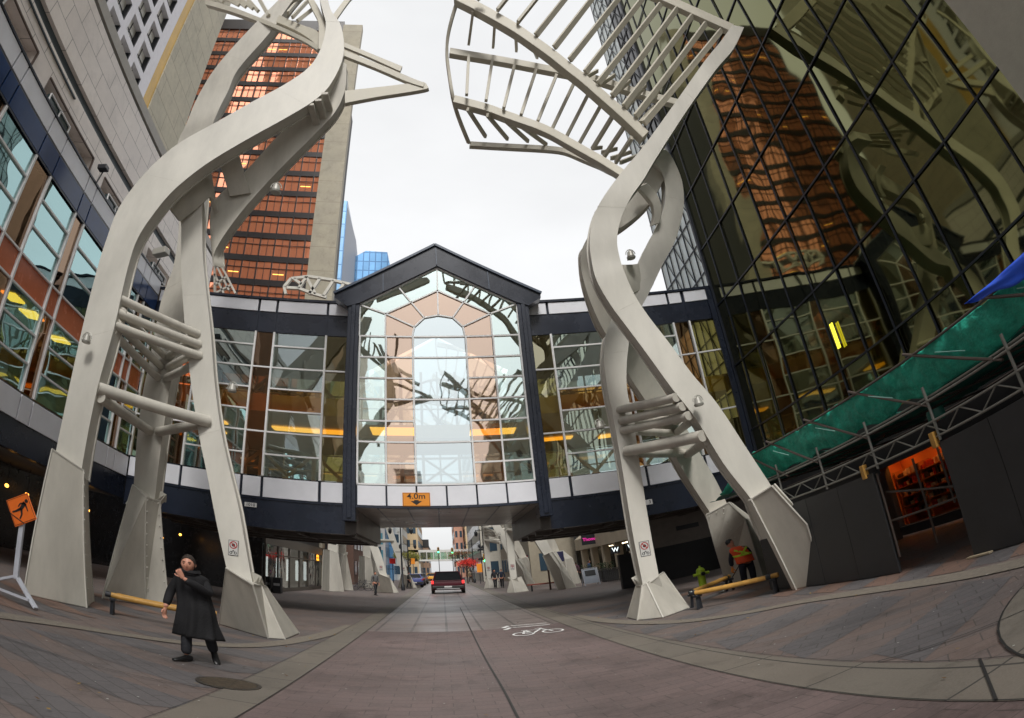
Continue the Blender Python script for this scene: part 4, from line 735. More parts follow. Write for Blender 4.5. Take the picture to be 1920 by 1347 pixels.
for y in range(33,58,2): mb.box(13.8,14.6,y,y+.3,2.70,2.745)
chunks(mb, 'ceiling_light', emis('warm_light', (1,.8,.5), 4), t)
def wsign(y, lab):
    s = thing('shop_sign', (11.0,y,2.05), lab, 'sign'); mb = MB(); mb.box(10.65,11.25,y,y+.1,1.9,2.4); mb.build('panel', M_BLACK, s, bevel=.01)
    textobj('W', .42, (10.95,y-.01,2.15), FACE, emis('sign_white', (.9,1,1), .9), 'lettering', s)
wsign(43.5,'black shop sign with a glowing white W, the left one of the pair'); wsign(39.6,'black shop sign with a glowing white W, the right one beside the cream leg')
s = thing('shop_sign', (10.9,50,3.1), 'dark hanging shop sign with glowing pink lettering on the arcade fascia', 'sign'); mb = MB(); mb.box(10.2,11.5,50,50.15,2.95,3.85); mb.build('panel', M_BLACK, s); textobj('Thomas', .36, (10.85,49.99,3.38), FACE, emis('sign_pink', (.8,.03,.35), .55), 'lettering', s)
s = thing('parking_garage_wall', (11,27,0), 'dark garage opening under a concrete lintel beneath the right wing', 'wall')
mb = MB(); mb.box(7.9,15,27.4,27.7,1.75,3.1); mb.build('lintel', mat('grey_concrete', (.20,.18,.16), .85, var=.15), s); mb = MB(); mb.box(9.6,10.6,27.36,27.39,2.35,2.55); mb.build('vent', M_BLACK, s); mb = MB(); mb.box(7.9,15,31,31.3,0,1.75); mb.box(14.6,15,23,31,0,3.1); mb.build('back_wall', M_DARK, s)
# left shopfront beyond
s = thing('glass_shopfront', (-10,40,0), 'row of framed shop windows beyond the skywalk at left', 'building')
mb = MB(); SXX = -9.3
mb.box(SXX-4,SXX-.05,36.5,58,.0,.25); mb.box(SXX-4,SXX,36.5,58,2.9,3.5); mb.box(SXX-4,SXX-.5,36.5,36.6,0,3.5); mb.build('frame', mat('bronze_frame', (.10,.085,.07), .5), s)
for k in range(7):
    y0 = 36.6+k*3.05; mb = MB(); 
    for yy in (y0,y0+3.0): mb.box(SXX-.1,SXX,yy,yy+.07,.25,2.9)
    mb.box(SXX-.09,SXX-.01,y0,y0+3.0,2.3,2.37); f = mb.build('window', mat('bronze_frame', (.10,.085,.07), .5), s); mb = MB(); mb.quad((SXX-.06,y0,.25),(SXX-.06,y0+3,.25),(SXX-.06,y0+3,2.9),(SXX-.06,y0,2.9)); mb.build('pane', glass('shop_glass', (.5,.5,.5), .15), f)
mb = MB(); mb.box(SXX-4.2,SXX-4,36.5,58,0,3.5); mb.box(SXX-4.2,SXX-.2,36.6,54,3.5,10); mb.build('wall', M_DARK, s)
mb = MB()
for k in range(7): mb.box(SXX-1.2,SXX-1.0,38+k*3,38.1+k*3,.6,2.2)
chunks(mb, 'display_light', emis('white_display', (.9,1,.95), .9), s)
def lampdot(x, y, z, c, n=1):
    t = thing('ceiling_lamp', (x,y,z), LAMPL.pop(), 'lamp', 'warm lamps glowing under the left arcade'); mb = MB()
    for i in range(n): mb.lathe((x, y+i*.42, z), [(.02,.07),(.06,.05),(.075,0),(.05,-.05),(.01,-.06)], 10)
    mb.build('shade', c, t); mb = MB(); mb.tube((x,y,z+.1),(x,y,3.25),.01); mb.build('stem', M_BLACK, t)
LAMPL = ['pendant lamp glowing amber at the far left edge behind the walking sign','pendant lamp glowing amber above the walking sign','dim amber lamp between the two riveted leg casings','amber pendant lamp right of the riveted casing','row of small amber lamps above the walking man','small amber lamp seen just right of the front leg'][::-1]
E_AMB = emis('amber_bulb', (1,.42,.06), 3.5)
lampdot(-14.2,19.9,2.35,E_AMB); lampdot(-14.0,20.9,2.3,E_AMB); lampdot(-13.8,25.1,2.5,E_AMB); lampdot(-14,30.2,2.4,E_AMB,2); lampdot(-13.6,31.3,2.2,E_AMB,4); lampdot(-13.4,34.5,2.6,E_AMB)
# canyon of far buildings
M_TANW = winmat('tan_tower_wall', (.42,.34,.22), (.46,.40,.30), 2.2, 3.0, .5, .5)
def bld(name, x0, x1, y0, y1, h, m, lab, x3=None, grp='distant street buildings', rf=True):
    t = thing(name, ((x0+x1)/2,y0,0), lab, 'building', grp); mb = MB(); mb.box(x0,x1,y0,y1,0,h); mb.build('wall', m, t)
    mb = MB(); mb.box(x0-.15,x1+.15,y0-.15,y1+.15,h,h+.5); mb.box((x0+x1)/2-1,(x0+x1)/2+1,y0+2,y0+5,h+.5,h+2.5); mb.build('roof', M_DARK, t)
    n = max(2, int((x1-x0)/2.4)); k = 0; wm = mat('far_window', (.04,.07,.10), .1)
    mb = MB()
    for i in range(n):
        for j in range(int(min(h,26)/3.2)):
            xa = x0+(i+.25)*(x1-x0)/n; xb = x0+(i+.75)*(x1-x0)/n; mb.box(xa,xb,y0-.05,y0-.01,1.2+j*3.2,2.9+j*3.2)
    side = x1+.03 if x1 < 0 else x0-.03
    for i in range(int((y1-y0)/3.2)):
        for j in range(int(min(h,26)/3.2)): mb.box(side-.02,side+.02,y0+.8+i*3.2,y0+2.6+i*3.2,1.2+j*3.2,2.9+j*3.2)
    o = mb.build('window_rows', wm, t)
bld('office_block',-17,-8.9,112,140,40, winmat('teal_tower', (.10,.28,.36), (.5,.5,.5), 2.2, 3.0, .5, .2),'blue glass office block far down the street at left')
bld('apartment_block',-7.6,-4.9,150,190,24, mat('cream_wall', (.55,.42,.26), .8, var=.1),'cream apartment tower far down the street, left of the open sky')
bld('apartment_block',-12,-7.0,128,148,26, mat('white_wall', (.55,.55,.52), .8, var=.1),'white apartment block beside the blue glass office far down the street')
bld('low_block',-5.2,-3.4,190,220,9, mat('brown_wall', (.35,.24,.17), .8, var=.1),'small brown building at the foot of the cream tower')
bld('apartment_block',3.4,5.6,170,200,17, mat('pink_wall', (.55,.30,.22), .8, var=.1),'pink brick tower far down the street, right of the open sky')
bld('apartment_block',5.8,8.5,160,185,19, mat('tan_wall', (.48,.36,.22), .8, var=.1),'tan tower next to the pink brick tower')
bld('stone_block',5.2,11,92,135,26, mat('white_stone_wall', (.48,.46,.40), .8, var=.1),'white stone building far along the right pavement')
bld('stone_block',7.6,14,60.5,90,20, mat('tan_stone_wall', (.34,.30,.23), .8, var=.1),'tan stone building along the right pavement beyond the arcade')
bld('brick_block',-16,-9.8,78,108,15, mat('brick_wall', (.22,.13,.10), .8, var=.1),'brick building along the left pavement behind the bicycles')
# far skywalk
t = thing('distant_skywalk', (0,150,4.5), 'white covered skywalk crossing the street far away', 'footbridge')
mb = MB(); mb.box(-9,9,150,153,4.2,4.6); mb.box(-9,9,150,153,6.3,6.9); 
for i in range(13): mb.box(-9+i*1.45,-8.85+i*1.45,150,150.1,4.6,6.3)
mb.build('frame', mat('white_wall', (.55,.55,.52), .8), t); mb = MB(); mb.box(-9,9,150.2,152.8,4.61,6.29); mb.build('glazing', glass('far_bridge_glass', (.6,.75,.6), .3, wav=0), t)
mb = MB(); mb.box(-5.2,-4.6,150.5,152.5,0,4.2); mb.build('pier', mat('white_wall', (.5,.5,.5), .8), t)
# buildings behind the camera, seen only mirrored in glass
def backb(name, x0, x1, y0, y1, h, m, lab, dy=3.2, vert=True):
    t = thing(name, ((x0+x1)/2,y1,0), lab, 'building', 'buildings across the square mirrored in the glass'); mb = MB(); mb.box(x0,x1,y0,y1,0,h); mb.build('wall', m, t)
    mb = MB(); n = int((x1-x0)/2.6)
    for i in range(n):
        for j in range(int(h/3.4)): mb.box(x0+i*2.6+.7,x0+i*2.6+2.0,y1+.0,y1+.05,1.5+j*3.4,3.6+j*3.4)
    mb.build('window_rows', mat('back_window', (.06,.05,.05), .2), t)
backb('stone_tower',-36,-13.5,-72,-55,105, mat('back_tan', (.92,.76,.62), .8, var=.1),'tan stone tower mirrored in the copper glass')
backb('stone_tower',-9,-4,-90,-80,22, mat('back_grey', (.30,.30,.32), .8, var=.1),'grey tower seen only as a reflection in the skywalk glass')
backb('stone_tower',8,22,-66,-48,24, mat('back_green', (.42,.52,.48), .8, var=.1),'low green grey block seen only as a reflection in the right skywalk glass')
# ================================================================== TREE-LIKE STEEL SCULPTURES
def bars(L, parent):
    for a, b, r in L:
        a = Vector(a); b = Vector(b); d = (b-a).normalized(); mb = MB(); mb.tube(a-d*.05, b+d*.05, r, 14)
        mb.lathe((0,0,0), [(0,0),(0,0)], 3) if 0 else None
        mb.build('crossbar', M_STEEL2, parent, smooth=40)
def rivets(mb, a, b, n, nrm, r=.028):
    a = Vector(a); b = Vector(b); nrm = Vector(nrm).normalized(); u = nrm.cross(Vector((0,0,1))).normalized(); v = nrm.cross(u)
    for i in range(n):
        p = a.lerp(b, i/(n-1)); vs = [p+(u*math.cos(t)+v*math.sin(t))*r for t in [k*math.pi/3 for k in range(6)]]+[p+nrm*.022+(u*math.cos(t)+v*math.sin(t))*r*.5 for t in [k*math.pi/3 for k in range(6)]]
        mb.add(vs, [(k, (k+1) % 6, 6+(k+1) % 6, 6+k) for k in range(6)]+[tuple(range(6,12))])
def outw(pts):
    c = sum((Vector(p) for p in pts), Vector())/len(pts); n = (Vector(pts[1])-Vector(pts[0])).cross(Vector(pts[-1])-Vector(pts[0])).normalized()
    return n if n.dot(VIEW-c) > 0 else -n
def casing(c, parent, riv=(), flat=()):
    c = {k: [Vector(p) for p in v] for k, v in c.items()}
    for (a, b, d_, q) in flat:          # keep a plate flat: slide one corner on to the plane of three others
        P0, P1, P2 = (c[k][i] for k, i in (a, b, d_)); nn = (P1-P0).cross(P2-P0); k, i = q; ry = (c[k][i]-VIEW); t = (P0-VIEW).dot(nn)/ry.dot(nn); c[k][i] = VIEW+ry*t
    mb = MB(); B_ = c['bot']; T_ = c['top']; n = len(B_)
    rings = [B_]+([[Vector(p) for p in c['mid']]] if 'mid' in c else [])+[T_]
    vs = [v for r in rings for v in r]; fs = []
    for k in range(len(rings)-1):
        fs += [(k*n+i, k*n+(i+1) % n, (k+1)*n+(i+1) % n, (k+1)*n+i) for i in range(n)]
    fs += [tuple(range(n)), tuple(range((len(rings)-1)*n, len(rings)*n))]
    mb.add(vs, fs); o = mb.build('foot_casing', M_STEEL2, parent, bevel=.02)
    ed = MB()
    for i in range(n):
        for k in range(len(rings)-1): ed.bar(rings[k][i], rings[k+1][i], .03, .03)
    for i in range(n): ed.bar(T_[i], T_[(i+1) % n], .03, .03)
    ed.build('edge_weld', M_STEEL, o)
    if riv:
        rm = MB()
        for a, b, m_, nn in riv: rivets(rm, a, b, m_, nn)
        rm.build('rivets', M_STEEL, o, smooth=30)
    return o
M_LAMPM = mat('lamp_metal', (.42,.41,.37), .45, .2)
def spot(p, parent, d=(0,-1,-.2), s=1.0, nm='floodlight'):
    p = Vector(p); d = Vector(d).normalized(); mb = MB(); mb.tube(p, p+d*.16*s, .02*s, 8)
    q = p+d*.17*s; up = Vector((0,0,1)); mb.tube(q+up*.10*s, q-up*.05*s, .07*s, 14, r2=.10*s); mb.tube(q-up*.05*s, q-up*.09*s, .115*s, 14, r2=.10*s); mb.tube(q+up*.10*s, q+up*.14*s, .03*s, 10)
    for k in range(6):
        a0, a1 = math.pi*k/6, math.pi*(k+1)/6; mb.tube(q+Vector((math.cos(a0)*.12,0,math.sin(a0)*.14))*s+up*.03*s, q+Vector((math.cos(a1)*.12,0,math.sin(a1)*.14))*s+up*.03*s, .012*s, 6)
    mb.build(nm, M_LAMPM, parent, smooth=35)
def nosmoke(p, u, parent, s=.22):
    """round prohibition sticker with a bicycle pictogram beneath, lying on the leg's face"""
    p = Vector(p); u = Vector(u).normalized(); v = Vector((-.08,0,1)) if 0 else Vector((0,0,1)); n = u.cross(v).normalized()
    if n.dot(VIEW-p) < 0: n = -n
    mb = MB(); T = lambda x, y, e=0: p+u*x*s+v*y*s+n*(.012+e)
    mb.add([T(-.5,-.85),T(.5,-.85),T(.5,.75),T(-.5,.75)], [(0,1,2,3)], 0); mb.add([T(-.45,-.8,.002),T(.45,-.8,.002),T(.45,.7,.002),T(-.45,.7,.002)], [(0,1,2,3)], 1)
    for r0, r1, mi in ((.40,.30,2),(.17,.0,0)):
        for k in range(20):
            a0, a1 = 2*math.pi*k/20, 2*math.pi*(k+1)/20; mb.add([T(r0*math.cos(a0),.25+r0*math.sin(a0),.004),T(r0*math.cos(a1),.25+r0*math.sin(a1),.004),T(r1*math.cos(a1),.25+r1*math.sin(a1),.004),T(r1*math.cos(a0),.25+r1*math.sin(a0),.004)], [(0,1,2,3)], mi)
    mb.add([T(-.28,.5,.005),T(-.2,.56,.005),T(.28,.02,.005),T(.2,-.05,.005)], [(0,1,2,3)], 2)
    for cx in (-.22,.22):
        for k in range(12):
            a0, a1 = 2*math.pi*k/12, 2*math.pi*(k+1)/12; mb.add([T(cx+.15*math.cos(a0),-.55+.15*math.sin(a0),.004),T(cx+.15*math.cos(a1),-.55+.15*math.sin(a1),.004),T(cx+.09*math.cos(a1),-.55+.09*math.sin(a1),.004),T(cx+.09*math.cos(a0),-.55+.09*math.sin(a0),.004)], [(0,1,2,3)], 0)
    mb.add([T(-.2,-.5,.005),T(.0,-.25,.005),T(.2,-.5,.005),T(.15,-.56,.005),T(0,-.35,.005),T(-.15,-.56,.005)], [(0,1,2,3,4,5)], 0)
    mb.build('sticker', [M_INK, mat('sticker_white', (.55,.55,.53), .5), mat('sticker_red', (.35,.03,.03), .5)], parent)
GTR = 'white steel tree sculptures along the street'
TL = thing('steel_tree_sculpture', (-6,14.5,0), 'tall white steel tree sculpture at left, the one the man in black walks past', 'sculpture', GTR)
beam(*D['A'], 'curved_beam', M_STEEL, TL, lip=1); beam(*D['A2'], 'curved_beam', M_STEEL2, TL, lip=1); beam(*D['C'], 'curved_beam', M_STEEL, TL, lip=1); beam(*D['B'], 'curved_beam', M_STEEL2, TL, lip=1)
beam(*D['strutA'], 'strut_plate', M_STEEL2, TL); beam(*D['webC'], 'web_plate', M_STEEL2, TL)
for k in ('canE','canE2','canE3','armL','armU','armS','armV'): beam(*D[k], 'branch_beam', M_TRE, TL, k=3, ch=.01)
for a, b in D['cslats']:
    mb = MB(); mb.bar(a, b, .10, .16); mb.build('slat', M_TRE, TL, bevel=.01)
for a, b in D['rungsA']:
    mb = MB(); mb.bar(a, b, .22, .12); mb.build('rung', M_STEEL2, TL, bevel=.02)
bars(D['barsL'], TL)
cA = D['casA']; fA = outw([cA['bot'][1],cA['bot'][2],cA['top'][2],cA['top'][1]])
def lp(a, b, t): return Vector(a).lerp(Vector(b), t)
casing(cA, TL, [(lp(cA['bot'][1],cA['bot'][2],t)+Vector((0,0,.15)), lp(cA['top'][1],cA['top'][2],t)-Vector((0,0,.05)), 12, fA) for t in (.15,.85)], flat=[(('bot',0),('bot',1),('top',0),('top',1))])
cB = D['casB']; fB = outw([cB['bot'][1],cB['bot'][2],cB['top'][2],cB['top'][1]])
casing(cB, TL, [(lp(cB['bot'][1],cB['bot'][2],t)+Vector((0,0,.15)), lp(cB['top'][1],cB['top'][2],t)-Vector((0,0,.08)), 10, fB) for t in (.1,.88)]+[(lp(cB['top'][1],cB['top'][2],.12)-Vector((0,0,.06)), lp(cB['top'][1],cB['top'][2],.88)-Vector((0,0,.06)), 3, fB)])
casing(D['casC'], TL, flat=[(('bot',0),('bot',1),('top',0),('top',1))])
pt = D['pts']
spot(Vector(pt['spot1'])+Vector((0,-.03,0)), TL); spot(pt['spot2'], TL, (1,-.3,0)); spot(pt['spot4'], TL, (1,-.5,-.6), 1.4)
def facept(rails, z, side=.5, off=.0):
    P = cr([[Vector(a), Vector(b)] for a, b in rails], 6); best = min(P, key=lambda q: abs((q[0].z+q[1].z)/2-z)); return best[0].lerp(best[1], side), (best[1]-best[0]).normalized()
q, u = facept(D['C'][0], 2.15); nosmoke(q+Vector((0,-.01,0)), Vector((u.x,u.y,0)), TL, .23)
TR = thing('steel_tree_sculpture', (6.5,15.5,0), 'tall white steel tree sculpture at right, spreading a slatted canopy over the street', 'sculpture', GTR)
beam(*D['F'], 'curved_beam', M_STEEL, TR, lip=1); beam(*D['D'], 'curved_beam', M_STEEL, TR, lip=1); beam(*D['E'], 'curved_beam', M_STEEL2, TR, lip=1)
beam(*D['crvD'], 'inner_rib', M_STEEL2, TR); beam(*D['webD'], 'web_plate', M_STEEL2, TR)
for k in ('T1','T2','T3','T4','T5','T0'): beam(*D[k], 'canopy_beam', M_TRE, TR, k=3, ch=.012)
for key in ('slU','slM','slL','slB'):
    for a, b, w_ in D[key]:
        mb = MB(); a = Vector(a); b = Vector(b); mb.bar(a, b, w_, .20 if key == 'slU' else .14, up=(0.2,-.5,1)); mb.build('slat', M_TRE, TR, bevel=.008)
bars(D['barsR'], TR)
casing(D['casD'], TR, flat=[(('bot',2),('bot',3),('top',2),('top',3))])
cF = dict(D['casF']); casing(cF, TR, flat=[(('bot',0),('bot',1),('top',0),q) for q in (('top',1),('mid',0),('mid',1))])
fo = MB(); ff = [Vector(cF['bot'][0]),Vector(cF['mid'][0]),Vector(cF['top'][0])]
for a, b in zip(ff[:-1], ff[1:]): fo.bar(a+Vector((-.03,-.03,0)), b+Vector((-.03,-.03,0)), .03, .16, up=(0,-1,0))
ff = [Vector(cF['top'][1]),Vector(cF['mid'][1])]
fo.bar(ff[0]+Vector((.02,-.02,.02)), ff[1]+Vector((.02,-.02,.02)), .03, .16, up=(0,-1,0)); fo.build('flange', M_STEEL, TR)
cE = D['casE']; cE = dict(bot=cE['bot'], top=cE['top'])
e0, e1, e2, e3 = [Vector(p) for p in cE['bot']]; t0, t1, t2, t3 = [Vector(p) for p in cE['top']]
m0 = Vector(D['casE']['mid'][0]); m1 = Vector(D['casE']['mid'][1]); cE['mid'] = [m0, m1, m1+Vector((.7,1.0,0)), m0+Vector((.8,1.3,0))]
fE = outw([cE['bot'][0],cE['bot'][1],cE['top'][1],cE['top'][0]])
casing(cE, TR, [(t0+(e0-t0)*.08+Vector((.08,0,0)), e0+Vector((.1,0,.1)), 9, fE),(t0.lerp(t1,.12)-Vector((0,0,.1)), t0.lerp(t1,.75)-Vector((0,0,.1)), 3, fE),(t0.lerp(t1,.7)-Vector((0,0,.25)), e0.lerp(e1,.8)+Vector((0,0,.15)), 9, fE)])
spot(Vector(pt['spot5'])+Vector((0,-.03,0)), TR); spot(pt['spot6'], TR, (-1,-.3,0)); spot(pt['spot7'], TR, (.3,-1,.3), 1.2)
q, u = facept(D['D'][0], 1.88); nosmoke(q+Vector((0,-.01,0)), Vector((u.x,u.y,0)), TR, .25)
# the same sculptures further along the street
ctree(TL, (-6,14.5+37,0), label='curved white steel tree sculpture beyond the skywalk at left, beside parked bicycles')
FT = [o for o in COL.objects if o.name.startswith('steel_tree_sculpture') and o.get('label', '').startswith('curved white steel tree sculpture beyond')][0]
_org[FT.name] = Vector(FT.location)
for key in ('farcan','farlat'):
    mb = MB()
    for L in D[key]:
        for a, b in zip(L[:-1], L[1:]): mb.bar(a, b, .22 if key == 'farcan' else .16, .3, up=(0,-1,0))
    mb.build('canopy_grid', M_STEEL, FT)
ctree(TL, (-5.2,14.5+52.5,0), label='farthest left white steel tree sculpture, by the black street lamps')
ctree(TR, (6.2,15.5+28.5,0), label='white steel tree sculpture beyond the skywalk at right, behind the blue street sign')
ctree(TR, (5.6,15.5+42.5,0), label='farthest right white steel tree sculpture, near the two distant pedestrians')
# and behind the viewer, mirrored in the skywalk glass
ctree(TR, (6.5,-9,0), rz=0, label='white steel tree sculpture seen as a reflection in the right skywalk glass')
ctree(TL, (-6,-8,0), label='white steel tree sculpture seen as a reflection in the left skywalk glass')
# ================================================================== SCAFFOLD, NETTING, HOARDING
M_POLE = mat('galvanised_pole', (.24,.24,.22), .4, .5, var=.15); M_POLED = mat('brown_pole', (.09,.07,.06), .5, .3); M_GREEN = mat('green_netting', (.03,.46,.33), .6, var=.35, vscale=3.5, bump=1, bscale=9, bdet=6, bdist=.05)
M_GREEN_SHADE = mat('green_net_shade', (.010,.15,.12), .6, var=.35, vscale=1.6, bump=1, bscale=6, bdet=6, bdist=.05); M_BLUE = mat('blue_tarp', (.02,.11,.80), .35, bump=.4, bscale=6); M_WOOD = mat('yellow_timber', (.50,.27,.06), .55, var=.2, vscale=5)  # underside net: same green darkened, canopy shade put into the colour
def sheer(m, keep, sc=90):
    nt = m.node_tree; b = nt.nodes['Principled BSDF']; tc = nt.nodes.new('ShaderNodeTexCoord'); n = nt.nodes.new('ShaderNodeTexNoise'); n.inputs['Scale'].default_value = 4; n.inputs['Detail'].default_value = 5
    nt.links.new(tc.outputs['Object'], n.inputs['Vector']); mr = nt.nodes.new('ShaderNodeMapRange'); mr.inputs[1].default_value = .3; mr.inputs[2].default_value = .7; mr.inputs[3].default_value = keep-.12; mr.inputs[4].default_value = min(1, keep+.12)
    nt.links.new(n.outputs['Fac'], mr.inputs[0]); nt.links.new(mr.outputs[0], b.inputs['Alpha'])
sheer(M_GREEN, .93); sheer(M_GREEN_SHADE, .9)
HX = 7.2
sc_ = thing('scaffold_canopy', (HX,9.5,0), 'tubular scaffold canopy on trusses over the right pavement', 'scaffolding')
def tb(lst, nm, m, r=.024):
    mb = MB()
    for a, b in lst: mb.tube(a, b, r, 8)
    mb.build(nm, m, sc_, smooth=40)
tb([((HX,3.5,2.70),(HX,14.6,2.70)),((HX+.06,3.5,2.76),(HX+.06,14.4,2.76))], 'rail', M_POLE)
tb([((HX,3.5,3.52),(HX,14.3,3.50))], 'top_rail', M_POLED)
for y in (6.1,8.0,9.75,11.5,13.3,14.6):
    tb([((HX,y,2.02),(HX,y,3.0 if y > 12 else 2.95))], 'post', M_POLE, .026)
    tb([((HX,y+.15,3.62),(HX,y-1.75,2.62)),], 'brace', M_POLED, .026)
    tb([((HX,y+.4,2.72),(HX+4.4,y+.4,2.72))], 'transom', M_POLED, .022)
tb([((HX+4.4,3.5,2.8),(HX+4.4,21,2.8)),((HX+2.2,3.5,2.8),(HX+2.2,18,2.8)),((HX,14.6,2.70),(HX+2,21,2.9)),((HX,14.5,2.3),(HX+3,20.5,2.45))], 'ledger', M_POLED)
mb = MB()
mb.tube((HX,3.5,2.36),(HX,14.4,2.36),.022,8); mb.tube((HX,3.5,2.10),(HX,14.4,2.10),.022,8)
y = 3.6; up = True
while y < 14.2:
    mb.tube((HX,y,2.10 if up else 2.36),(HX,y+.42,2.36 if up else 2.10),.014,6); y += .42; up = not up
mb.build('truss', M_POLE, sc_, smooth=40)
for y in (8.12,10.15):
    mb = MB(); mb.box(HX-.06,HX+.04,y-.05,y+.06,1.93,2.2); mb.build('timber_block', M_WOOD, sc_, bevel=.01)
mb = MB(); rg = random.Random(2); mb.tube((HX+.9,8.9,2.45),(HX+.9,8.9,2.62),.16,14); mb.lathe((HX+.9,8.9,2.40), [(.02,0),(.13,.0),(.17,.06),(.17,.2)], 14); mb.build('work_light', mat('green_lamp', (.04,.22,.18), .3), sc_, smooth=40)
nt_ = thing('green_netting', (HX,9.5,3.2), 'rumpled green debris netting tied along the scaffold canopy', 'netting')
def sheet(nu, nv, fn, name, m, par):
    mbx = MB(); vs = [fn(i/nu, j/nv) for i in range(nu+1) for j in range(nv+1)]
    mbx.add(vs, [(i*(nv+1)+j, (i+1)*(nv+1)+j, (i+1)*(nv+1)+j+1, i*(nv+1)+j+1) for i in range(nu) for j in range(nv)])
    o = mbx.build(name, m, par, smooth=60); md = o.modifiers.new('solid', 'SOLIDIFY'); md.thickness = .006; return o
nz = lambda a, b, s=1.0: noise.noise(Vector((a*s, b*s, 1.7)))
def f1(u, v):
    y = 2.5+u*14.3; t = 1-min(1, max(0, (y-14.2)/2.4)); sag = .05*math.sin(u*61)+.10*nz(y, v, 1.3)
    zt = 3.55*t+2.95*(1-t)+.05*abs(math.sin(y*1.75))*-1; zb = 2.84; z = zb+(zt-zb)*v
    x = HX+.05-.06*math.sin(v*math.pi)+.07*nz(y*1.2, z*2)+.05*nz(y*4, z*5)+.04*abs(nz(y*8, z*3))+.5*(1-v)*.4; return (x, y, z+sag*(1-v)+.05*nz(y*5, 3)*v)
sheet(330, 22, f1, 'front_net', M_GREEN, nt_)
def f2(u, v):
    y = 2.5+u*15.5; x = HX+.22+v*(4.0+.0*u); return (x, y, 2.82+.09*nz(y, x, .9)+.07*nz(y, x, 2.7)+.05*v)
sheet(110, 26, f2, 'roof_net', M_GREEN_SHADE, nt_)
mb = MB()
for k in range(6):
    y = 3.5+k*1.9; mb.bar((HX-.14,y,3.3),(HX-.10,y-.55,3.05),.014,.012); 
mb.build('tie_straps', mat('pale_strap', (.25,.5,.45), .5), nt_)
bt = thing('blue_tarpaulin', (HX,5,3.5), 'bright blue tarpaulin corner draped over the green netting at the right edge', 'tarpaulin')
def f3(u, v):
    y = 6.35-u*3.2; zt = 3.62+.0*u; return (HX-.16+.05*nz(y*2, v*2), y, zt-(.75*u**.9)*v+.02*math.sin(y*9)*v)
sheet(40, 8, f3, 'sheet', M_BLUE, bt)
M_HO = mat('black_hoarding', (.034,.035,.038), .5, var=.2, vscale=1.5)
def hoard(y0, y1, lab):
    t = thing('site_hoarding', (HX,y0,0), lab, 'hoarding', 'black site hoarding panels under the scaffold'); n = max(1, round(abs(y1-y0)/1.22)); 
    for k in range(n):
        a = y0+(y1-y0)*k/n; b = y0+(y1-y0)*(k+1)/n; mb = MB(); mb.box(HX-.02+.004*(k % 2),HX+.03,a+.006,b-.006,.01,1.99); mb.build('panel', M_HO, t, bevel=.004)
    mb = MB(); mb.box(HX+.035,HX+.12,y0,y1,1.86,1.985); mb.build('rail', M_HO, t)
hoard(9.92,14.9,'black hoarding panels left of the orange lit shop gap, behind the bolted leg'); hoard(1.2,8.05,'black hoarding panels at the right edge of the picture')
t = thing('site_hoarding', (8.4,15,0), 'dark hoarding return between the two right leg casings, behind the worker', 'hoarding', 'black site hoarding panels under the scaffold')
mb = MB(); mb.box(HX+.14,HX+4.0,14.95,15.03,.01,2.0); mb.build('panel', M_HO, t); mb = MB(); mb.box(10.6,10.68,15.1,22,.01,2.3); mb.build('panel', M_HO, t)
t = thing('gate_frame', (HX,9,0), 'open scaffold gate frame with crossed poles in the hoarding gap', 'gate')
mb = MB()
for a, b in (((HX+.02,9.86,.3),(HX+.02,9.86,1.95)),((HX+.5,9.4,.3),(HX+.5,9.4,1.95)),((HX+.5,8.7,.9),(HX+.5,8.7,1.95)),((HX+.1,9.85,1.55),(HX+.5,7.4,.95)),((HX+.05,9.9,1.0),(HX+.3,8.3,1.0))): mb.tube(a, b, .022, 8)
mb.build('pole', M_POLED, t, smooth=40)
t = thing('timber_sill', (HX,7.6,0), 'pale strip of timber lying at the foot of the right hoarding', 'plank'); mb = MB(); mb.box(HX-.12,HX-.04,7.6,8.1,0.004,.03); mb.build('board', mat('pale_timber', (.45,.38,.26), .7), t)
# ================================================================== BENCHES
def bench(a, b, lab, second=None):
    a = Vector(a); b = Vector(b); t = thing('beam_bench', ((a.x+b.x)/2,(a.y+b.y)/2,0), lab, 'bench', 'round timber benches between the legs'); d = (b-a).normalized()
    mb = MB(); mb.tube(a, b, .062, 16); mb.build('seat_beam', M_WOOD, t, smooth=40)
    if second: mb = MB(); mb.tube(second[0], second[1], .055, 16); mb.build('seat_beam', M_WOOD, t, smooth=40)
    for p in ((a+d*.12), (b-d*.12)):
        mb = MB(); n = Vector((-d.y, d.x, 0)); mb.bar((p.x,p.y,0.0)+n*0 if 0 else Vector((p.x,p.y,0))+n*.1, Vector((p.x,p.y,.36))+n*.05, .07, .05); mb.bar(Vector((p.x,p.y,0))-n*.1, Vector((p.x,p.y,.36))-n*.05, .07, .05); mb.bar(Vector((p.x,p.y,.34))-n*.14, Vector((p.x,p.y,.34))+n*.14, .12, .06)
        mb.tube(p-d*.16, p-d*.04, .068, 14); mb.build('support', M_BLACK, t, bevel=.005)
bench((-6.68,13.3,.42),(-4.62,14.05,.42),'round timber beam bench behind the man in black', ((-6.6,13.6,.42),(-4.7,14.4,.42)))
bench((5.45,15.3,.42),(6.98,13.95,.42),'front round timber beam bench before the crouching worker')
bench((5.6,15.75,.42),(7.5,17.9,.42),'rear round timber beam bench running back from the small leg casing')
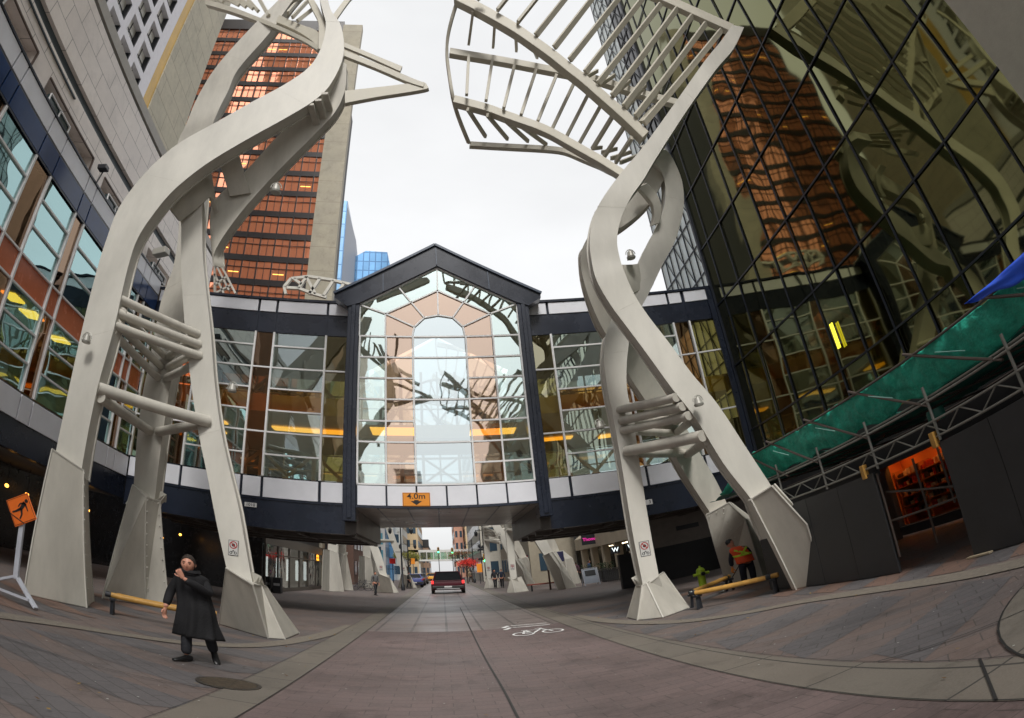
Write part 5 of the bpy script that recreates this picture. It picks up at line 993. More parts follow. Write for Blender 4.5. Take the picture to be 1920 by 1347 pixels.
# ================================================================== BARRICADE SIGN
t = thing('pedestrian_warning_sign', (-7.1,10.6,0), 'orange diamond walking person sign on a white A frame post at the far left', 'sign')
mb = MB(); c = Vector((-7.14,10.55,1.72)); s = .36; u = Vector((math.cos(R(-12)),0,math.sin(R(-12)))); v = Vector((-u.z,0,u.x))
dd = [c+u*s, c+v*s, c-u*s, c-v*s]; mb.prism(dd, (0,.02,0)); pn = mb.build('panel', mat('orange_diamond', (.85,.17,.02), .5, var=.06), t, bevel=.01)
mb = MB(); T2 = lambda x, y: c+u*x*.36+v*y*.36+Vector((0,-.006,0))
# border
for i in range(4):
    a = dd[i]; b = dd[(i+1) % 4]; a2 = c+(a-c)*.93; b2 = c+(b-c)*.93; a3 = c+(a-c)*.90; b3 = c+(b-c)*.90
    mb.add([a2-Vector((0,.004,0)),b2-Vector((0,.004,0)),b3-Vector((0,.004,0)),a3-Vector((0,.004,0))], [(0,1,2,3)])
def fig(p, q, w0, w1):
    p = Vector(T2(*p)); q = Vector(T2(*q)); d_ = (q-p).normalized(); n_ = d_.cross(Vector((0,1,0))).normalized(); mb.add([p-n_*w0, p+n_*w0, q+n_*w1, q-n_*w1], [(0,1,2,3)])
hc = T2(.12,.56); mb.add([hc+(u*math.cos(k*math.pi/6)+v*math.sin(k*math.pi/6))*.036 for k in range(12)], [tuple(range(12))])
fig((.08,.44),(-.02,.02),.042,.032); fig((-.02,.05),(-.25,-.22),.026,.018); fig((-.25,-.22),(-.42,-.36),.017,.015); fig((.0,.05),(.14,-.2),.026,.018); fig((.14,-.2),(.12,-.46),.017,.014)
fig((.08,.42),(-.16,.26),.018,.014); fig((-.16,.26),(-.2,.06),.014,.012); fig((.1,.4),(.28,.24),.018,.014); fig((.28,.24),(.4,.12),.013,.01); fig((-.5,-.48),(.42,-.56),.01,.01)
mb.build('pictogram', M_INK, t)
M_WP = mat('white_paint_metal', (.50,.52,.58), .5, var=.12)
mb = MB(); mb.bar((-7.12,10.62,.42),(-7.12,10.62,1.5),.10,.06,up=(0,-1,0)); mb.build('post', M_WP, t, bevel=.008)
for x0, y0 in ((-7.95,10.5),(-6.62,10.55),(-7.05,11.1)):
    mb = MB(); mb.bar((-7.12,10.64,.48),(x0,y0,.03),.10,.05); mb.build('leg', M_WP, t, bevel=.008)
mb = MB(); mb.bar((-7.7,10.5,.14),(-6.75,10.52,.14),.07,.04); mb.build('crossbar', M_WP, t)
# ================================================================== HYDRANT
t = thing('fire_hydrant', (8.0,21.3,0), 'lime yellow fire hydrant behind the rear bench', 'hydrant')
M_HY = mat('lime_paint', (.38,.55,.03), .4, var=.15); x, y = 8.0, 21.3
mb = MB(); mb.lathe((x,y,0), [(.17,0),(.17,.04),(.11,.06),(.11,.42),(.15,.44),(.15,.48),(.13,.50),(.125,.58),(.09,.64),(.03,.67),(.03,.71),(.02,.72)], 18); mb.build('barrel', M_HY, t, smooth=35)
for dx in (-1, 1): mb = MB(); mb.tube((x+dx*.1,y-.02,.46),(x+dx*.2,y-.02,.46),.045,12); mb.tube((x+dx*.2,y-.02,.46),(x+dx*.23,y-.02,.46),.055,6); mb.build('nozzle', M_HY, t, smooth=30)
mb = MB(); mb.tube((x,y-.1,.46),(x,y-.2,.46),.06,12); mb.build('nozzle', M_BLACK, t, smooth=30)
t.scale = (1.15, 1.15, 1.12)
# ================================================================== PEOPLE
M_SKIN = mat('skin', (.66,.32,.22), .5, var=.08, vscale=20); M_COAT = mat('black_wool', (.008,.008,.010), .8, var=.25, vscale=4, bump=.3, bscale=30); M_TRO = mat('dark_trousers', (.016,.017,.022), .75); M_SHOE = mat('black_leather', (.012,.012,.013), .35); M_HAIR = mat('brown_hair', (.035,.024,.018), .7, bump=.8, bscale=70)
def skinned(name, joints, edges, m, parent, sub=2, root=0):
    me = bpy.data.meshes.new(name); me.from_pydata([j[0] for j in joints], edges, []); o = bpy.data.objects.new(name, me); COL.objects.link(o)
    me.materials.append(m); sk = o.modifiers.new('skin', 'SKIN'); sk.use_smooth_shade = True
    for i, j in enumerate(joints):
        r = j[1]; me.skin_vertices[0].data[i].radius = (r, r) if not isinstance(r, tuple) else r; me.skin_vertices[0].data[i].use_root = (i == root)
    sb = o.modifiers.new('sub', 'SUBSURF'); sb.levels = sub; sb.render_levels = sub
    dg = bpy.context.evaluated_depsgraph_get(); dg.update(); mesh = bpy.data.meshes.new_from_object(o.evaluated_get(dg)); bpy.data.objects.remove(o)
    o = bpy.data.objects.new(name, mesh); COL.objects.link(o); mesh.materials.clear(); mesh.materials.append(m)
    for p in mesh.polygons: p.use_smooth = True
    o.parent = parent; return o
def head(mb, c, yaw, s=1.0, tilt=0):
    """sculpted head: skull, brow, nose, chin, ears"""
    n, mrows = 28, 20; vs = []
    Rm = Matrix.Rotation(yaw, 3, 'Z') @ Matrix.Rotation(tilt, 3, 'X')
    for j in range(mrows+1):
        ph = math.pi*j/mrows
        for i in range(n):
            th = 2*math.pi*i/n; x = math.sin(ph)*math.cos(th); y = -math.sin(ph)*math.sin(th); z = math.cos(ph)
            px, py, pz = x*.078, y*.098, z*.122
            if z < 0: k = 1+.30*z; px *= k; py *= (1+.12*z)
            if y < 0 and z > -.9:
                f = max(0, -y)**2
                nose = math.exp(-((x/.16)**2))*math.exp(-(((z+.12)/.20)**2)); py -= .026*nose*(1.2 if z < -.1 else .8)
                py += .010*math.exp(-((abs(x)-.36)/.16)**2)*math.exp(-((z-.10)/.12)**2)
                py -= .006*math.exp(-((z-.28)/.10)**2)*f; py -= .010*math.exp(-((z+.85)/.16)**2)*math.exp(-(x/.4)**2)
                py -= .007*math.exp(-((z+.48)/.05)**2)*math.exp(-(x/.30)**2); py += .004*math.exp(-((z+.52)/.02)**2)*math.exp(-(x/.28)**2)
            vs.append(Vector(c)+(Rm @ Vector((px, py, pz)))*s)
    fs = [(j*n+i, j*n+(i+1) % n, (j+1)*n+(i+1) % n, (j+1)*n+i) for j in range(mrows) for i in range(n)]
    mb.add(vs, fs)
    for sx in (-1, 1):
        e = [(0,0,.035),(.012,.012,.02),(.014,.014,-.01),(0,.004,-.035),(-.004,-.006,0)]
        q = [Vector(c)+(Rm @ Vector((sx*(.074+a), .005+b, -.005+z)))*s for a, b, z in e]; q2 = [Vector(c)+(Rm @ Vector((sx*(.066+a*.3), .012+b, -.005+z)))*s for a, b, z in e]
        mb.add(q+q2, [(0,1,2,3,4),(5,6,7,8,9)]+[(i,(i+1) % 5,5+(i+1) % 5,5+i) for i in range(5)])
    return Rm
def faceparts(c, Rm, parent, hairm, s=1.0):
    c = Vector(c)
    for sx in (-1, 1):
        mb = MB(); mb.lathe((0,0,0), [(.001,-.010),(.008,-.006),(.010,0),(.008,.006),(.001,.010)], 10); mb.v = [tuple(c+(Rm @ Vector((sx*.029+x*1.1, -.083+y*.6, .012+z*.7)))*s) for x, y, z in mb.v]; mb.build('eye', mat('eye_dark', (.03,.02,.02), .2), parent, smooth=60, local=True)
    mb = MB(); n = 24; vs = []; rows = 9
    for j in range(rows+1):
        for i in range(n):
            th = 2*math.pi*i/n; fy = -math.sin(th); front = max(0, -fy); lim = math.pi*(.62-.36*front**.65); ph = lim*j/rows
            r = 1.03+.02*math.sin(i*5+j*3)+.02*math.sin(i*11)
            vs.append(c+(Rm @ Vector((math.sin(ph)*math.cos(th)*.080*r, math.sin(ph)*fy*.100*r, math.cos(ph)*.124*r+.004)))*s)
    mb.add(vs, [(j*n+i, j*n+(i+1) % n, (j+1)*n+(i+1) % n, (j+1)*n+i) for j in range(rows) for i in range(n)]); o = mb.build('hair', hairm, parent, smooth=70, local=True); md = o.modifiers.new('s', 'SOLIDIFY'); md.thickness = .012
    mb = MB()
    for sx in (-1, 1): mb.bar(*[tuple(c+(Rm @ Vector(q))*s) for q in ((sx*.014,-.097,.036),(sx*.048,-.086,.040))], .008, .008)
    mb.build('eyebrows', hairm, parent, local=True)
    mb = MB(); mb.bar(*[tuple(c+(Rm @ Vector(q))*s) for q in ((-.022,-.099,-.062),(.022,-.099,-.062))], .004, .006); mb.build('mouth', mat('lip', (.30,.08,.07), .5), parent, local=True)
def hand(parent, wrist, dirv, palmn, curl, m, s=1.0, name='hand', into=None):
    """palm + five separate bent fingers, as joints for the body skin"""
    w_ = Vector(wrist); d = Vector(dirv).normalized(); n = Vector(palmn).normalized(); u = d.cross(n).normalized(); mb = MB()
    def ell(p, q, r0, r1, fl=1.0):
        mb.tube(p, q, r0*s, 8, r2=r1*s); mb.lathe(q, [(r1*s*.9,0),(r1*s*.6,.004*s),(.001,.006*s)], 8)
    P = [w_, w_+d*.05*s, w_+d*.095*s]
    vs = []
    for p, hw, th in ((P[0]-d*.01,.026,.018),(P[1],.040,.015),(P[2],.042,.012)):
        for k in range(10):
            t = 2*math.pi*k/10; vs.append(p+u*math.cos(t)*hw*s+n*math.sin(t)*th*s)
    mb.add(vs, [(r*10+k, r*10+(k+1) % 10, (r+1)*10+(k+1) % 10, (r+1)*10+k) for r in range(2) for k in range(10)]+[tuple(range(10)), tuple(range(20,30))])
    for k, (off, ln) in enumerate(((.032,.072),(.011,.082),(-.011,.076),(-.031,.060))):
        p = P[2]+u*off*s; a = 0; dd_ = d
        for q, f in enumerate((.45,.32,.23)):
            a += curl[k % len(curl)]; dd_ = (d*math.cos(a)+n*math.sin(a)); p2 = p+dd_*ln*f*s; mb.tube(p, p2, (.0095-.0012*q)*s, 8, r2=(.0085-.0012*q)*s); p = p2
    p = w_+d*.03*s+u*.034*s; dt = (u*.75+d*.65+n*.25).normalized(); p2 = p+dt*.040*s; mb.tube(p, p2, .012*s, 8, r2=.0105*s); mb.tube(p2, p2+(dt*.5+d*.6+n*.3).normalized()*.030*s, .0105*s, 8, r2=.008*s)
    return mb.build(name, m, parent, smooth=60, local=True)
# ---- man in a black coat, walking towards the viewer (built around his own feet, facing -Y)
mn = thing('person', (-3.52,9.85,0), 'person in a long black coat with short brown hair, one hand raised to the mouth', 'person', rz=R(20))
mb = MB(); hc = Vector((-.13,-.10,1.545)); Rm = head(mb, hc, R(-10), 1.2, R(4))
mb.tube((-.10,-.04,1.33),(-.12,-.07,1.47),.062,14,r2=.055)
body = skinned('body', [((0,0,.86),.11),((-.03,0,1.1),.12),((-.08,-.02,1.3),.12),((-.10,-.04,1.40),.06),
  ((-.26,-.02,1.30),.06),((-.36,.02,1.05),.048),((-.40,-.06,.80),.036),((.09,-.02,1.31),.055),((.17,-.12,1.12),.04),((-.02,-.27,1.24),.034),((-.19,-.31,1.33),.030),
  ((-.10,-.02,.80),.085),((-.12,-.04,.46),.055),((-.12,-.04,.09),.042),((.10,.03,.80),.085),((.17,.06,.46),.055),((.24,.27,.14),.042)],
  [(0,1),(1,2),(2,3),(2,4),(4,5),(5,6),(2,7),(7,8),(8,9),(9,10),(0,11),(11,12),(12,13),(0,14),(14,15),(15,16)], M_SKIN, mn)
mb.build('head', M_SKIN, mn, smooth=70, local=True); faceparts(hc, Rm, mn, M_HAIR, 1.2)
hand(mn, (-.40,-.07,.79), (-.12,-.15,-1), (0.6,-.5,0), (.35,.4,.4,.45), M_SKIN, 1.05); hand(mn, (-.19,-.315,1.33), (-.45,-.15,.75), (.25,1,.1), (.75,.7,.65,.6), M_SKIN, 1.05)
def loft(secs, name, m, parent, n=28, fold=.0, thick=.012):
    """secs: (centre, rx, ry, rotation)"""
    vs = []
    S_ = cr([[Vector(c), Vector((rx, ry, a))] for c, rx, ry, a in secs], 4)
    for k, (c, q) in enumerate(S_):
        for i in range(n):
            t = 2*math.pi*i/n; f = 1+fold*math.sin(t*7+1.3)*(k/len(S_))+fold*.5*math.sin(t*13+k*.2)*(k/len(S_))
            x, y = q.x*math.cos(t)*f, q.y*math.sin(t)*f; vs.append(c+Vector((x*math.cos(q.z)-y*math.sin(q.z), x*math.sin(q.z)+y*math.cos(q.z), 0)))
    mbx = MB(); r = len(S_); mbx.add(vs, [(k*n+i, k*n+(i+1) % n, (k+1)*n+(i+1) % n, (k+1)*n+i) for k in range(r-1) for i in range(n)]); o = mbx.build(name, m, parent, smooth=80, local=True)
    md = o.modifiers.new('s', 'SOLIDIFY'); md.thickness = thick; return o
coat = loft([((-.10,-.04,1.46),.085,.085,0),((-.10,-.03,1.415),.13,.11,0),((-.09,-.02,1.38),.20,.12,0),((-.08,-.01,1.32),.235,.14,0),((-.06,0,1.15),.225,.155,0),((-.03,0,.98),.235,.16,0),((-.01,0,.85),.25,.18,0),((.0,.02,.62),.28,.21,0),((.03,.05,.40),.325,.245,-.2)], 'coat', M_COAT, mn, 60, .085)
mb = MB(); vs = []
for k, (zz, rr) in enumerate(((1.40,.135),(1.455,.125),(1.475,.13),(1.43,.155))):
    for i in range(24):
        t = 2*math.pi*i/24; vs.append((-.11+rr*1.02*math.cos(t), -.055+rr*.85*math.sin(t), zz-.02*math.sin(t)*(-1)*.6))
mb.add(vs, [(k*24+i, k*24+(i+1) % 24, (k+1)*24+(i+1) % 24, (k+1)*24+i) for k in range(3) for i in range(24)]); mb.build('collar', M_COAT, coat, smooth=60, local=True)
skinned('sleeves', [((-.09,-.01,1.29),.11),((-.26,-.02,1.29),.078),((-.35,.03,1.05),.070),((-.395,-.05,.83),.060),((.09,-.02,1.30),.085),((.17,-.12,1.11),.078),((-.02,-.27,1.24),.064),((-.16,-.31,1.30),.055)],
        [(0,1),(1,2),(2,3),(0,4),(4,5),(5,6),(6,7)], M_COAT, coat).parent = coat
skinned('trousers', [((0,0,.84),.13),((-.10,-.03,.75),.11),((-.12,-.03,.46),.08),((-.12,-.05,.10),.078),((.10,.03,.75),.11),((.17,.06,.46),.085),((.24,.26,.16),.076)], [(0,1),(1,2),(2,3),(0,4),(4,5),(5,6)], M_TRO, mn)
def shoe(p, yaw, pitch, parent, s=1.0, m=M_SHOE):
    mb = MB(); Rx = Matrix.Rotation(yaw, 3, 'Z') @ Matrix.Rotation(pitch, 3, 'X'); p = Vector(p); vs = []
    for y, w_, h in ((.09,.035,.085),(.05,.042,.10),(.0,.042,.095),(-.06,.047,.062),(-.13,.048,.045),(-.18,.035,.034),(-.195,.012,.025)):
        for k in range(12):
            t = 2*math.pi*k/12; vs.append(p+Rx @ Vector((math.cos(t)*w_*s, y*s, max(-.0, (.5+.5*math.sin(t))*h*s))))
    mb.add(vs, [(r*12+k, r*12+(k+1) % 12, (r+1)*12+(k+1) % 12, (r+1)*12+k) for r in range(6) for k in range(12)]+[tuple(range(12)), tuple(range(72,84))]); mb.build('shoe', m, parent, smooth=50, local=True)
shoe((-.13,-.06,0), R(-48), 0, mn, 1.1); shoe((.24,.23,.085), R(14), R(32), mn, 1.1)
mn.scale = (1.10, 1.05, 1.0)
# ---- worker in a hi-vis vest stooping with a shovel (faces away and to the left)
wk = thing('person', (7.98,18.0,0), 'stooping worker in a hi-vis orange vest and black cap, holding a shovel', 'person')
M_ORV = mat('hivis_orange', (1,.12,.03), .6, bump=.3, bscale=30); M_YEL = mat('hivis_yellow', (.75,.95,.08), .5); M_NAVJ = mat('navy_jacket', (.018,.02,.035), .8, bump=.3, bscale=30)
mb = MB(); hc = Vector((-.20,.12,1.30)); Rm = head(mb, hc, R(-150), 1.05, R(25)); mb.tube((-.10,.07,1.10),(-.17,.11,1.22),.06,12)
skinned('body', [((.05,0,.72),.11),((.03,.03,.95),.11),((-.05,.05,1.08),.10),((-.12,.08,1.14),.055),((.10,-.05,1.06),.05),((.20,.0,.85),.042),((.12,.18,.68),.034),((-.20,.12,1.04),.05),((-.26,.14,.80),.042),((-.22,.24,.60),.034),((-.05,.0,.66),.08),((-.08,-.02,.38),.055),((-.08,0,.08),.04),((.14,.0,.66),.08),((.16,-.02,.38),.055),((.17,.02,.08),.04)],
        [(0,1),(1,2),(2,3),(2,4),(4,5),(5,6),(2,7),(7,8),(8,9),(0,10),(10,11),(11,12),(0,13),(13,14),(14,15)], M_SKIN, wk)
mb.build('head', M_SKIN, wk, smooth=70, local=True)
vest = loft([((-.10,.07,1.17),.09,.08,0),((-.08,.06,1.13),.19,.13,.1),((-.04,.04,1.05),.24,.165,.1),((0,.03,.93),.225,.17,.05),((.03,.01,.80),.225,.175,0),((.05,0,.66),.23,.18,0)], 'vest', M_ORV, wk, 28, .02)
loft([((.0,.03,.925),.238,.180,.05),((.025,.02,.865),.236,.184,.03)], 'reflective_stripe', M_YEL, vest, 28, 0, .008).parent = vest
mb = MB()
for a, b in (((-.22,-.085,1.08),(.10,-.185,.90)),((.10,-.125,1.10),(-.10,-.165,.90))): 
    mb.bar(a, b, .05, .012, up=(0,-1,0))
mb.build('reflective_stripe', M_YEL, vest, local=True)
skinned('sleeves', [((-.05,.05,1.07),.10),((.12,-.03,1.06),.078),((.21,.0,.85),.068),((.14,.15,.71),.056),((-.20,.12,1.05),.078),((-.26,.14,.82),.068),((-.23,.22,.64),.056)], [(0,1),(1,2),(2,3),(0,4),(4,5),(5,6)], M_NAVJ, wk)
skinned('trousers', [((.05,0,.70),.13),((-.05,.0,.60),.11),((-.08,-.02,.38),.09),((-.08,0,.08),.08),((.14,.0,.60),.11),((.16,-.02,.38),.09),((.17,.02,.08),.08)], [(0,1),(1,2),(2,3),(0,4),(4,5),(5,6)], M_NAVJ, wk)
mb = MB(); mb.lathe((0,0,0), [(.092,-.01),(.096,.05),(.085,.10),(.05,.13),(.01,.138)], 18); mb.v = [tuple(hc+(Rm @ Vector((x, y, z)))) for x, y, z in mb.v]; mb.build('cap', M_BLACK, wk, smooth=60, local=True)
M_GLO = mat('orange_glove', (.75,.25,.03), .6); hand(wk, (-.22,.24,.60), (-.1,.2,-1), (1,.3,0), (.6,.6,.6,.6), M_GLO, 1.3, 'glove'); hand(wk, (.12,.18,.68), (-.5,.4,-.6), (0,1,.2), (.6,.6,.6,.6), M_GLO, 1.2, 'glove')
shoe((-.08,.02,0), R(160), 0, wk, 1.1); shoe((.17,.04,0), R(165), 0, wk, 1.1)
wk.scale = (1.18, 1.05, 1.07); wk.location.x += .08
t = thing('shovel', (7.8,18.2,0), 'long handled shovel held by the worker in the orange vest', 'shovel'); mb = MB(); mb.tube((8.12,18.2,.80),(7.35,17.9,.10),.016,8); mb.build('handle', M_POLED, t, smooth=40); mb = MB(); mb.prism([(7.38,17.80,.10),(7.36,18.02,.10),(7.12,17.98,.015),(7.13,17.76,.015)], (0,0,.012)); mb.build('blade', M_POLE, t)
# ---- two distant pedestrians
def ped(x, y, lab, cm, tm, sc_=1.0, yaw=0, step=.12):
    t = thing('person', (x,y,0), lab, 'person', rz=yaw); mb = MB(); h = Vector((0,-.02,1.58)); Rm = head(mb, h, 0, 1.0)
    mb.build('head', M_SKIN, t, smooth=70, local=True); faceparts(h, Rm, t, M_HAIR)
    skinned('body', [((0,0,.92),.10),((0,0,1.2),.11),((0,0,1.36),.09),((0,0,1.44),.05),((-.2,0,1.36),.05),((-.26,.02,1.08),.04),((-.25,-.08,.85),.032),((.2,0,1.36),.05),((.26,.02,1.08),.04),((.25,-.08,.85),.032),((-.09,0,.85),.08),((-.1,-step,.48),.055),((-.1,-step*1.2,.08),.04),((.09,0,.85),.08),((.1,step*.5,.48),.055),((.1,step*1.2,.08),.04)],
        [(0,1),(1,2),(2,3),(2,4),(4,5),(5,6),(2,7),(7,8),(8,9),(0,10),(10,11),(11,12),(0,13),(13,14),(14,15)], M_SKIN, t, 1)
    skinned('jacket', [((0,0,.90),.15),((0,0,1.2),.15),((0,0,1.38),.12),((-.2,0,1.37),.07),((-.26,.02,1.08),.062),((-.25,-.06,.90),.05),((.2,0,1.37),.07),((.26,.02,1.08),.062),((.25,-.06,.90),.05)], [(0,1),(1,2),(2,3),(3,4),(4,5),(2,6),(6,7),(7,8)], cm, t, 1)
    skinned('trousers', [((0,0,.92),.14),((-.09,0,.82),.10),((-.1,-step,.48),.08),((-.1,-step*1.2,.08),.07),((.09,0,.82),.10),((.1,step*.5,.48),.08),((.1,step*1.2,.08),.07)], [(0,1),(1,2),(2,3),(0,4),(4,5),(5,6)], tm, t, 1)
    for sx in (-1, 1): hand(t, (sx*.25,-.09,.85), (0,-.1,-1), (-sx,0,0), (.3,.3,.3,.3), M_SKIN)
    shoe((-.1,-step*1.2,0), 0, 0, t); shoe((.1,step*1.2,0), 0, 0, t); return t
ped(4.15,57,'distant pedestrian in a dark jacket, the left of the pair right of the car', mat('dark_jacket', (.02,.022,.03), .8), M_TRO, yaw=R(10)); ped(4.75,57.6,'distant pedestrian in a navy jacket, the right of the pair right of the car', mat('navy_coat', (.02,.03,.06), .8), M_TRO, yaw=R(-15), step=-.12)
rp = random.Random(5)
for k, (x, y, lb) in enumerate([(-4.4,46,'distant walker in grey beside the left far sculpture'),(5.0,70,'distant walker in a brown jacket beyond the pair of pedestrians'),(-3.2,66,'distant walker in black near the left street lamp'),(9.2,48.5,'distant person in a dark top standing at the arcade'),(10.4,49.6,'distant person in blue standing further back in the arcade'),(3.7,95,'tiny distant walker on the right pavement')]):
    ped(x, y, lb, mat('jacket_%s' % ['grey','brown','black','plum','blue','tan'][k], [(.12,.12,.12),(.12,.07,.04),(.02,.02,.02),(.08,.03,.05),(.03,.06,.15),(.25,.2,.14)][k], .8), M_TRO, yaw=rp.uniform(-3,3), step=.15)
# ================================================================== VEHICLES
def wheel(x, y, r, parent, wd=.2):
    mb = MB(); mb.lathe((x,y,r), [(r*.62,-wd/2),(r*.95,-wd/2),(r,-wd/2+.03),(r,wd/2-.03),(r*.95,wd/2),(r*.62,wd/2)], 24, ax='x'); w_ = mb.build('wheel', mat('tyre_rubber', (.02,.02,.02), .8), parent, smooth=40, local=True)
    mb = MB(); mb.lathe((x,y,r), [(.03,-wd/2-.005),(r*.6,-wd/2+.01),(r*.6,wd/2-.01),(.03,wd/2+.005)], 20, ax='x'); mb.build('rim', mat('alloy_rim', (.4,.4,.4), .3, .8), w_, smooth=40, local=True)
M_GLS = mat('car_glass', (.012,.013,.015), .12, spec=.25)
def car(name, loc, lab, m, L=4.6, W=1.85, H=1.5, hood=.85, suv=False, rz=0, cat='car', grp='cars down the street'):
    t = thing(name, loc, lab, cat, grp, rz=rz); hw = W/2
    # body rings along y (rear at -Y side faces the viewer): (y, z_low, z_belt, half width)
    secs = [(-L/2,.48,.80,hw*.88),(-L/2+.06,.34,.98,hw*.96),(-L/2+.35,.28,1.02,hw),(-L*.2,.26,1.02,hw),(L*.15,.26,1.0,hw),(L/2-.8,.28,hood+.08,hw*.98),(L/2-.15,.34,hood-.05,hw*.92),(L/2,.45,hood-.2,hw*.82)]
    mb = MB(); vs = []
    for y, z0, z1, h in secs: vs += [(-h*.9,y,z0),(-h,y,z0+.12),(-h*1.0,y,(z0+z1)/2+.05),(-h*.95,y,z1-.04),(-h*.86,y,z1),(h*.86,y,z1),(h*.95,y,z1-.04),(h*1.0,y,(z0+z1)/2+.05),(h,y,z0+.12),(h*.9,y,z0)]
    n = 10; mb.add(vs, [(k*n+i, k*n+(i+1) % n, (k+1)*n+(i+1) % n, (k+1)*n+i) for k in range(len(secs)-1) for i in range(n)]+[tuple(range(n)), tuple(range(n*(len(secs)-1), n*len(secs)))]); mb.build('body', m, t, smooth=35, bevel=.02, local=True)
    y0, y1, y2, y3 = (-L/2+.05,-L/2+.20,L*.05,L*.23) if suv else (-L/2+.55,-L/2+1.1,L*.05,L*.24)
    mb = MB(); zb = 1.0; a, b = hw*.86, hw*.68
    mb.add([(-a,y0,zb),(a,y0,zb),(a,y3,zb-.02),(-a,y3,zb-.02),(-b,y1,H-.04),(b,y1,H-.04),(b,y2,H-.04),(-b,y2,H-.04)], [(0,1,2,3),(4,5,6,7),(0,1,5,4),(1,2,6,5),(2,3,7,6),(3,0,4,7)]); mb.build('window', M_GLS, t, local=True)
    mb = MB(); mb.box(-b-.01,b+.01,y1-.05,y2+.03,H-.045,H)
    for sx in (-1,1): 
        mb.bar((sx*a,y0-.005,zb),(sx*b,y1-.02,H-.02),.09,.06); mb.bar((sx*a,y3,zb),(sx*b,y2,H-.02),.07,.05); mb.bar((sx*(a-.01),L*-.08,zb),(sx*b,L*-.08,H-.02),.05,.08)
    mb.bar((-a,y0-.01,zb+.01),(a,y0-.01,zb+.01),.05,.06); mb.build('roof', m, t, bevel=.015, local=True)
    for sx in (-1,1):
        mb = MB(); mb.box(sx*hw*.9-.09,sx*hw*.9+.07,-L/2-.012,-L/2+.12,.78,1.02 if suv else .93); mb.build('tail_light', emis('tail_red', (1,.03,.03), 1.2) if suv else mat('tail_dull', (.4,.02,.02), .3), t, bevel=.01, local=True)
        mb = MB(); mb.box(sx*hw*.78-.14,sx*hw*.78+.1,L/2-.14,L/2-.02,.62,.76); mb.build('headlight', mat('lamp_clear', (.7,.7,.7), .1), t, local=True)
        for yy in (-L/2+.85, L/2-.85): wheel(sx*(hw-.1), yy, .34 if not suv else .38, t)
        mb = MB(); mb.box(sx*(hw+.02)-.09,sx*(hw+.02)+.09,L*.16,L*.20,1.0,1.14); mb.build('mirror', m, t, bevel=.02, local=True)
    mb = MB(); mb.box(-hw*.93,hw*.93,-L/2-.08,-L/2+.02,.42,.62); mb.build('bumper', mat('dark_bumper', (.03,.03,.03), .5), t, bevel=.03, local=True)
    mb = MB(); mb.box(-.26,.26,-L/2-.105,-L/2-.081,.48,.60) ; mb.build('number_plate', mat('plate_white', (.6,.6,.6), .5), t, local=True)
    return t
sv = car('pickup_suv', (.32,51.5,0), 'dark red sport utility vehicle driving away down the lane with tail lights on', mat('maroon_paint', (.065,.006,.014), .45, spec=.3), 5.0, 2.35, 1.74, .95, True)
mb = MB(); mb.box(-.8,.8,-2.58,-2.50,.36,.42); mb.build('step_chrome', mat('chrome', (.7,.7,.7), .15, 1), sv, local=True)
car('parked_car', (-3.0,72,0), 'blue and white parked car far down the street at left', mat('blue_paint', (.08,.10,.30), .25), rz=R(4)); car('parked_car', (-2.9,80,0), 'dark parked car behind the blue one', mat('dark_paint', (.03,.03,.04), .25)); car('parked_car', (-2.8,90,0), 'farthest dark parked car in the row at left', mat('grey_paint', (.10,.10,.11), .25))
car('taxi', (-1.5,100,0), 'orange and yellow taxi far down the lane', mat('taxi_yellow', (.75,.35,.02), .3)); car('oncoming_car', (.8,125,0), 'pale car far away in the lane', mat('pale_paint', (.5,.52,.5), .3))
# ================================================================== STREET FURNITURE BEYOND THE BRIDGE
def lampost(x, y, lab, h=6.5):
    t = thing('street_lamp', (x,y,0), lab, 'street lamp', 'black street lamps'); mb = MB(); mb.lathe((x,y,0), [(.16,0),(.16,.5),(.09,.6),(.07,h*.5),(.05,h)], 12); mb.build('pole', M_BLACK, t, smooth=40)
    mb = MB(); mb.bar((x-.9,y,h-.6),(x+.9,y,h-.6),.06,.06,up=(0,-1,0)); mb.bar((x-.5,y,h*.55),(x+.5,y,h*.55),.05,.05,up=(0,-1,0)); mb.build('arm', M_BLACK, t)
    for dx in (-.9,.9): mb = MB(); mb.lathe((x+dx,y,h-1.25), [(.05,0),(.14,.15),(.16,.45),(.05,.6),(.02,.7)], 10); mb.build('lantern', M_BLACK, t, smooth=40)
lampost(-3.35,59,'black double armed street lamp left of the car'); lampost(-4.0,84,'more distant black street lamp on the left pavement',6); lampost(4.3,66,'black double armed street lamp right of the car'); lampost(3.9,88,'more distant black street lamp on the right pavement',6)
def tlight(x, y, z, lab, cols, pole=True):
    t = thing('traffic_light', (x,y,0), lab, 'traffic light', 'traffic lights at the crossing'); mb = MB(); mb.box(x-.18,x+.18,y,y+.25,z,z+1.0); mb.build('housing', mat('signal_yellow', (.45,.22,.02), .5), t, bevel=.02)
    for k, c in enumerate(cols): mb = MB(); mb.lathe((x,y-.03,z+.82-.32*k), [(.12,-.05),(.13,0),(.12,.02)], 14, ax='y'); mb.build('lens', c, t, smooth=40)
    mb = MB(); mb.tube((x,y+.15,0),(x,y+.15,z+1.1),.06,10); mb.build('pole', M_BLACK, t, smooth=40)
GRN = emis('signal_green', (.05,1,.35), 5); RDO = mat('signal_off', (.03,.02,.02), .3)
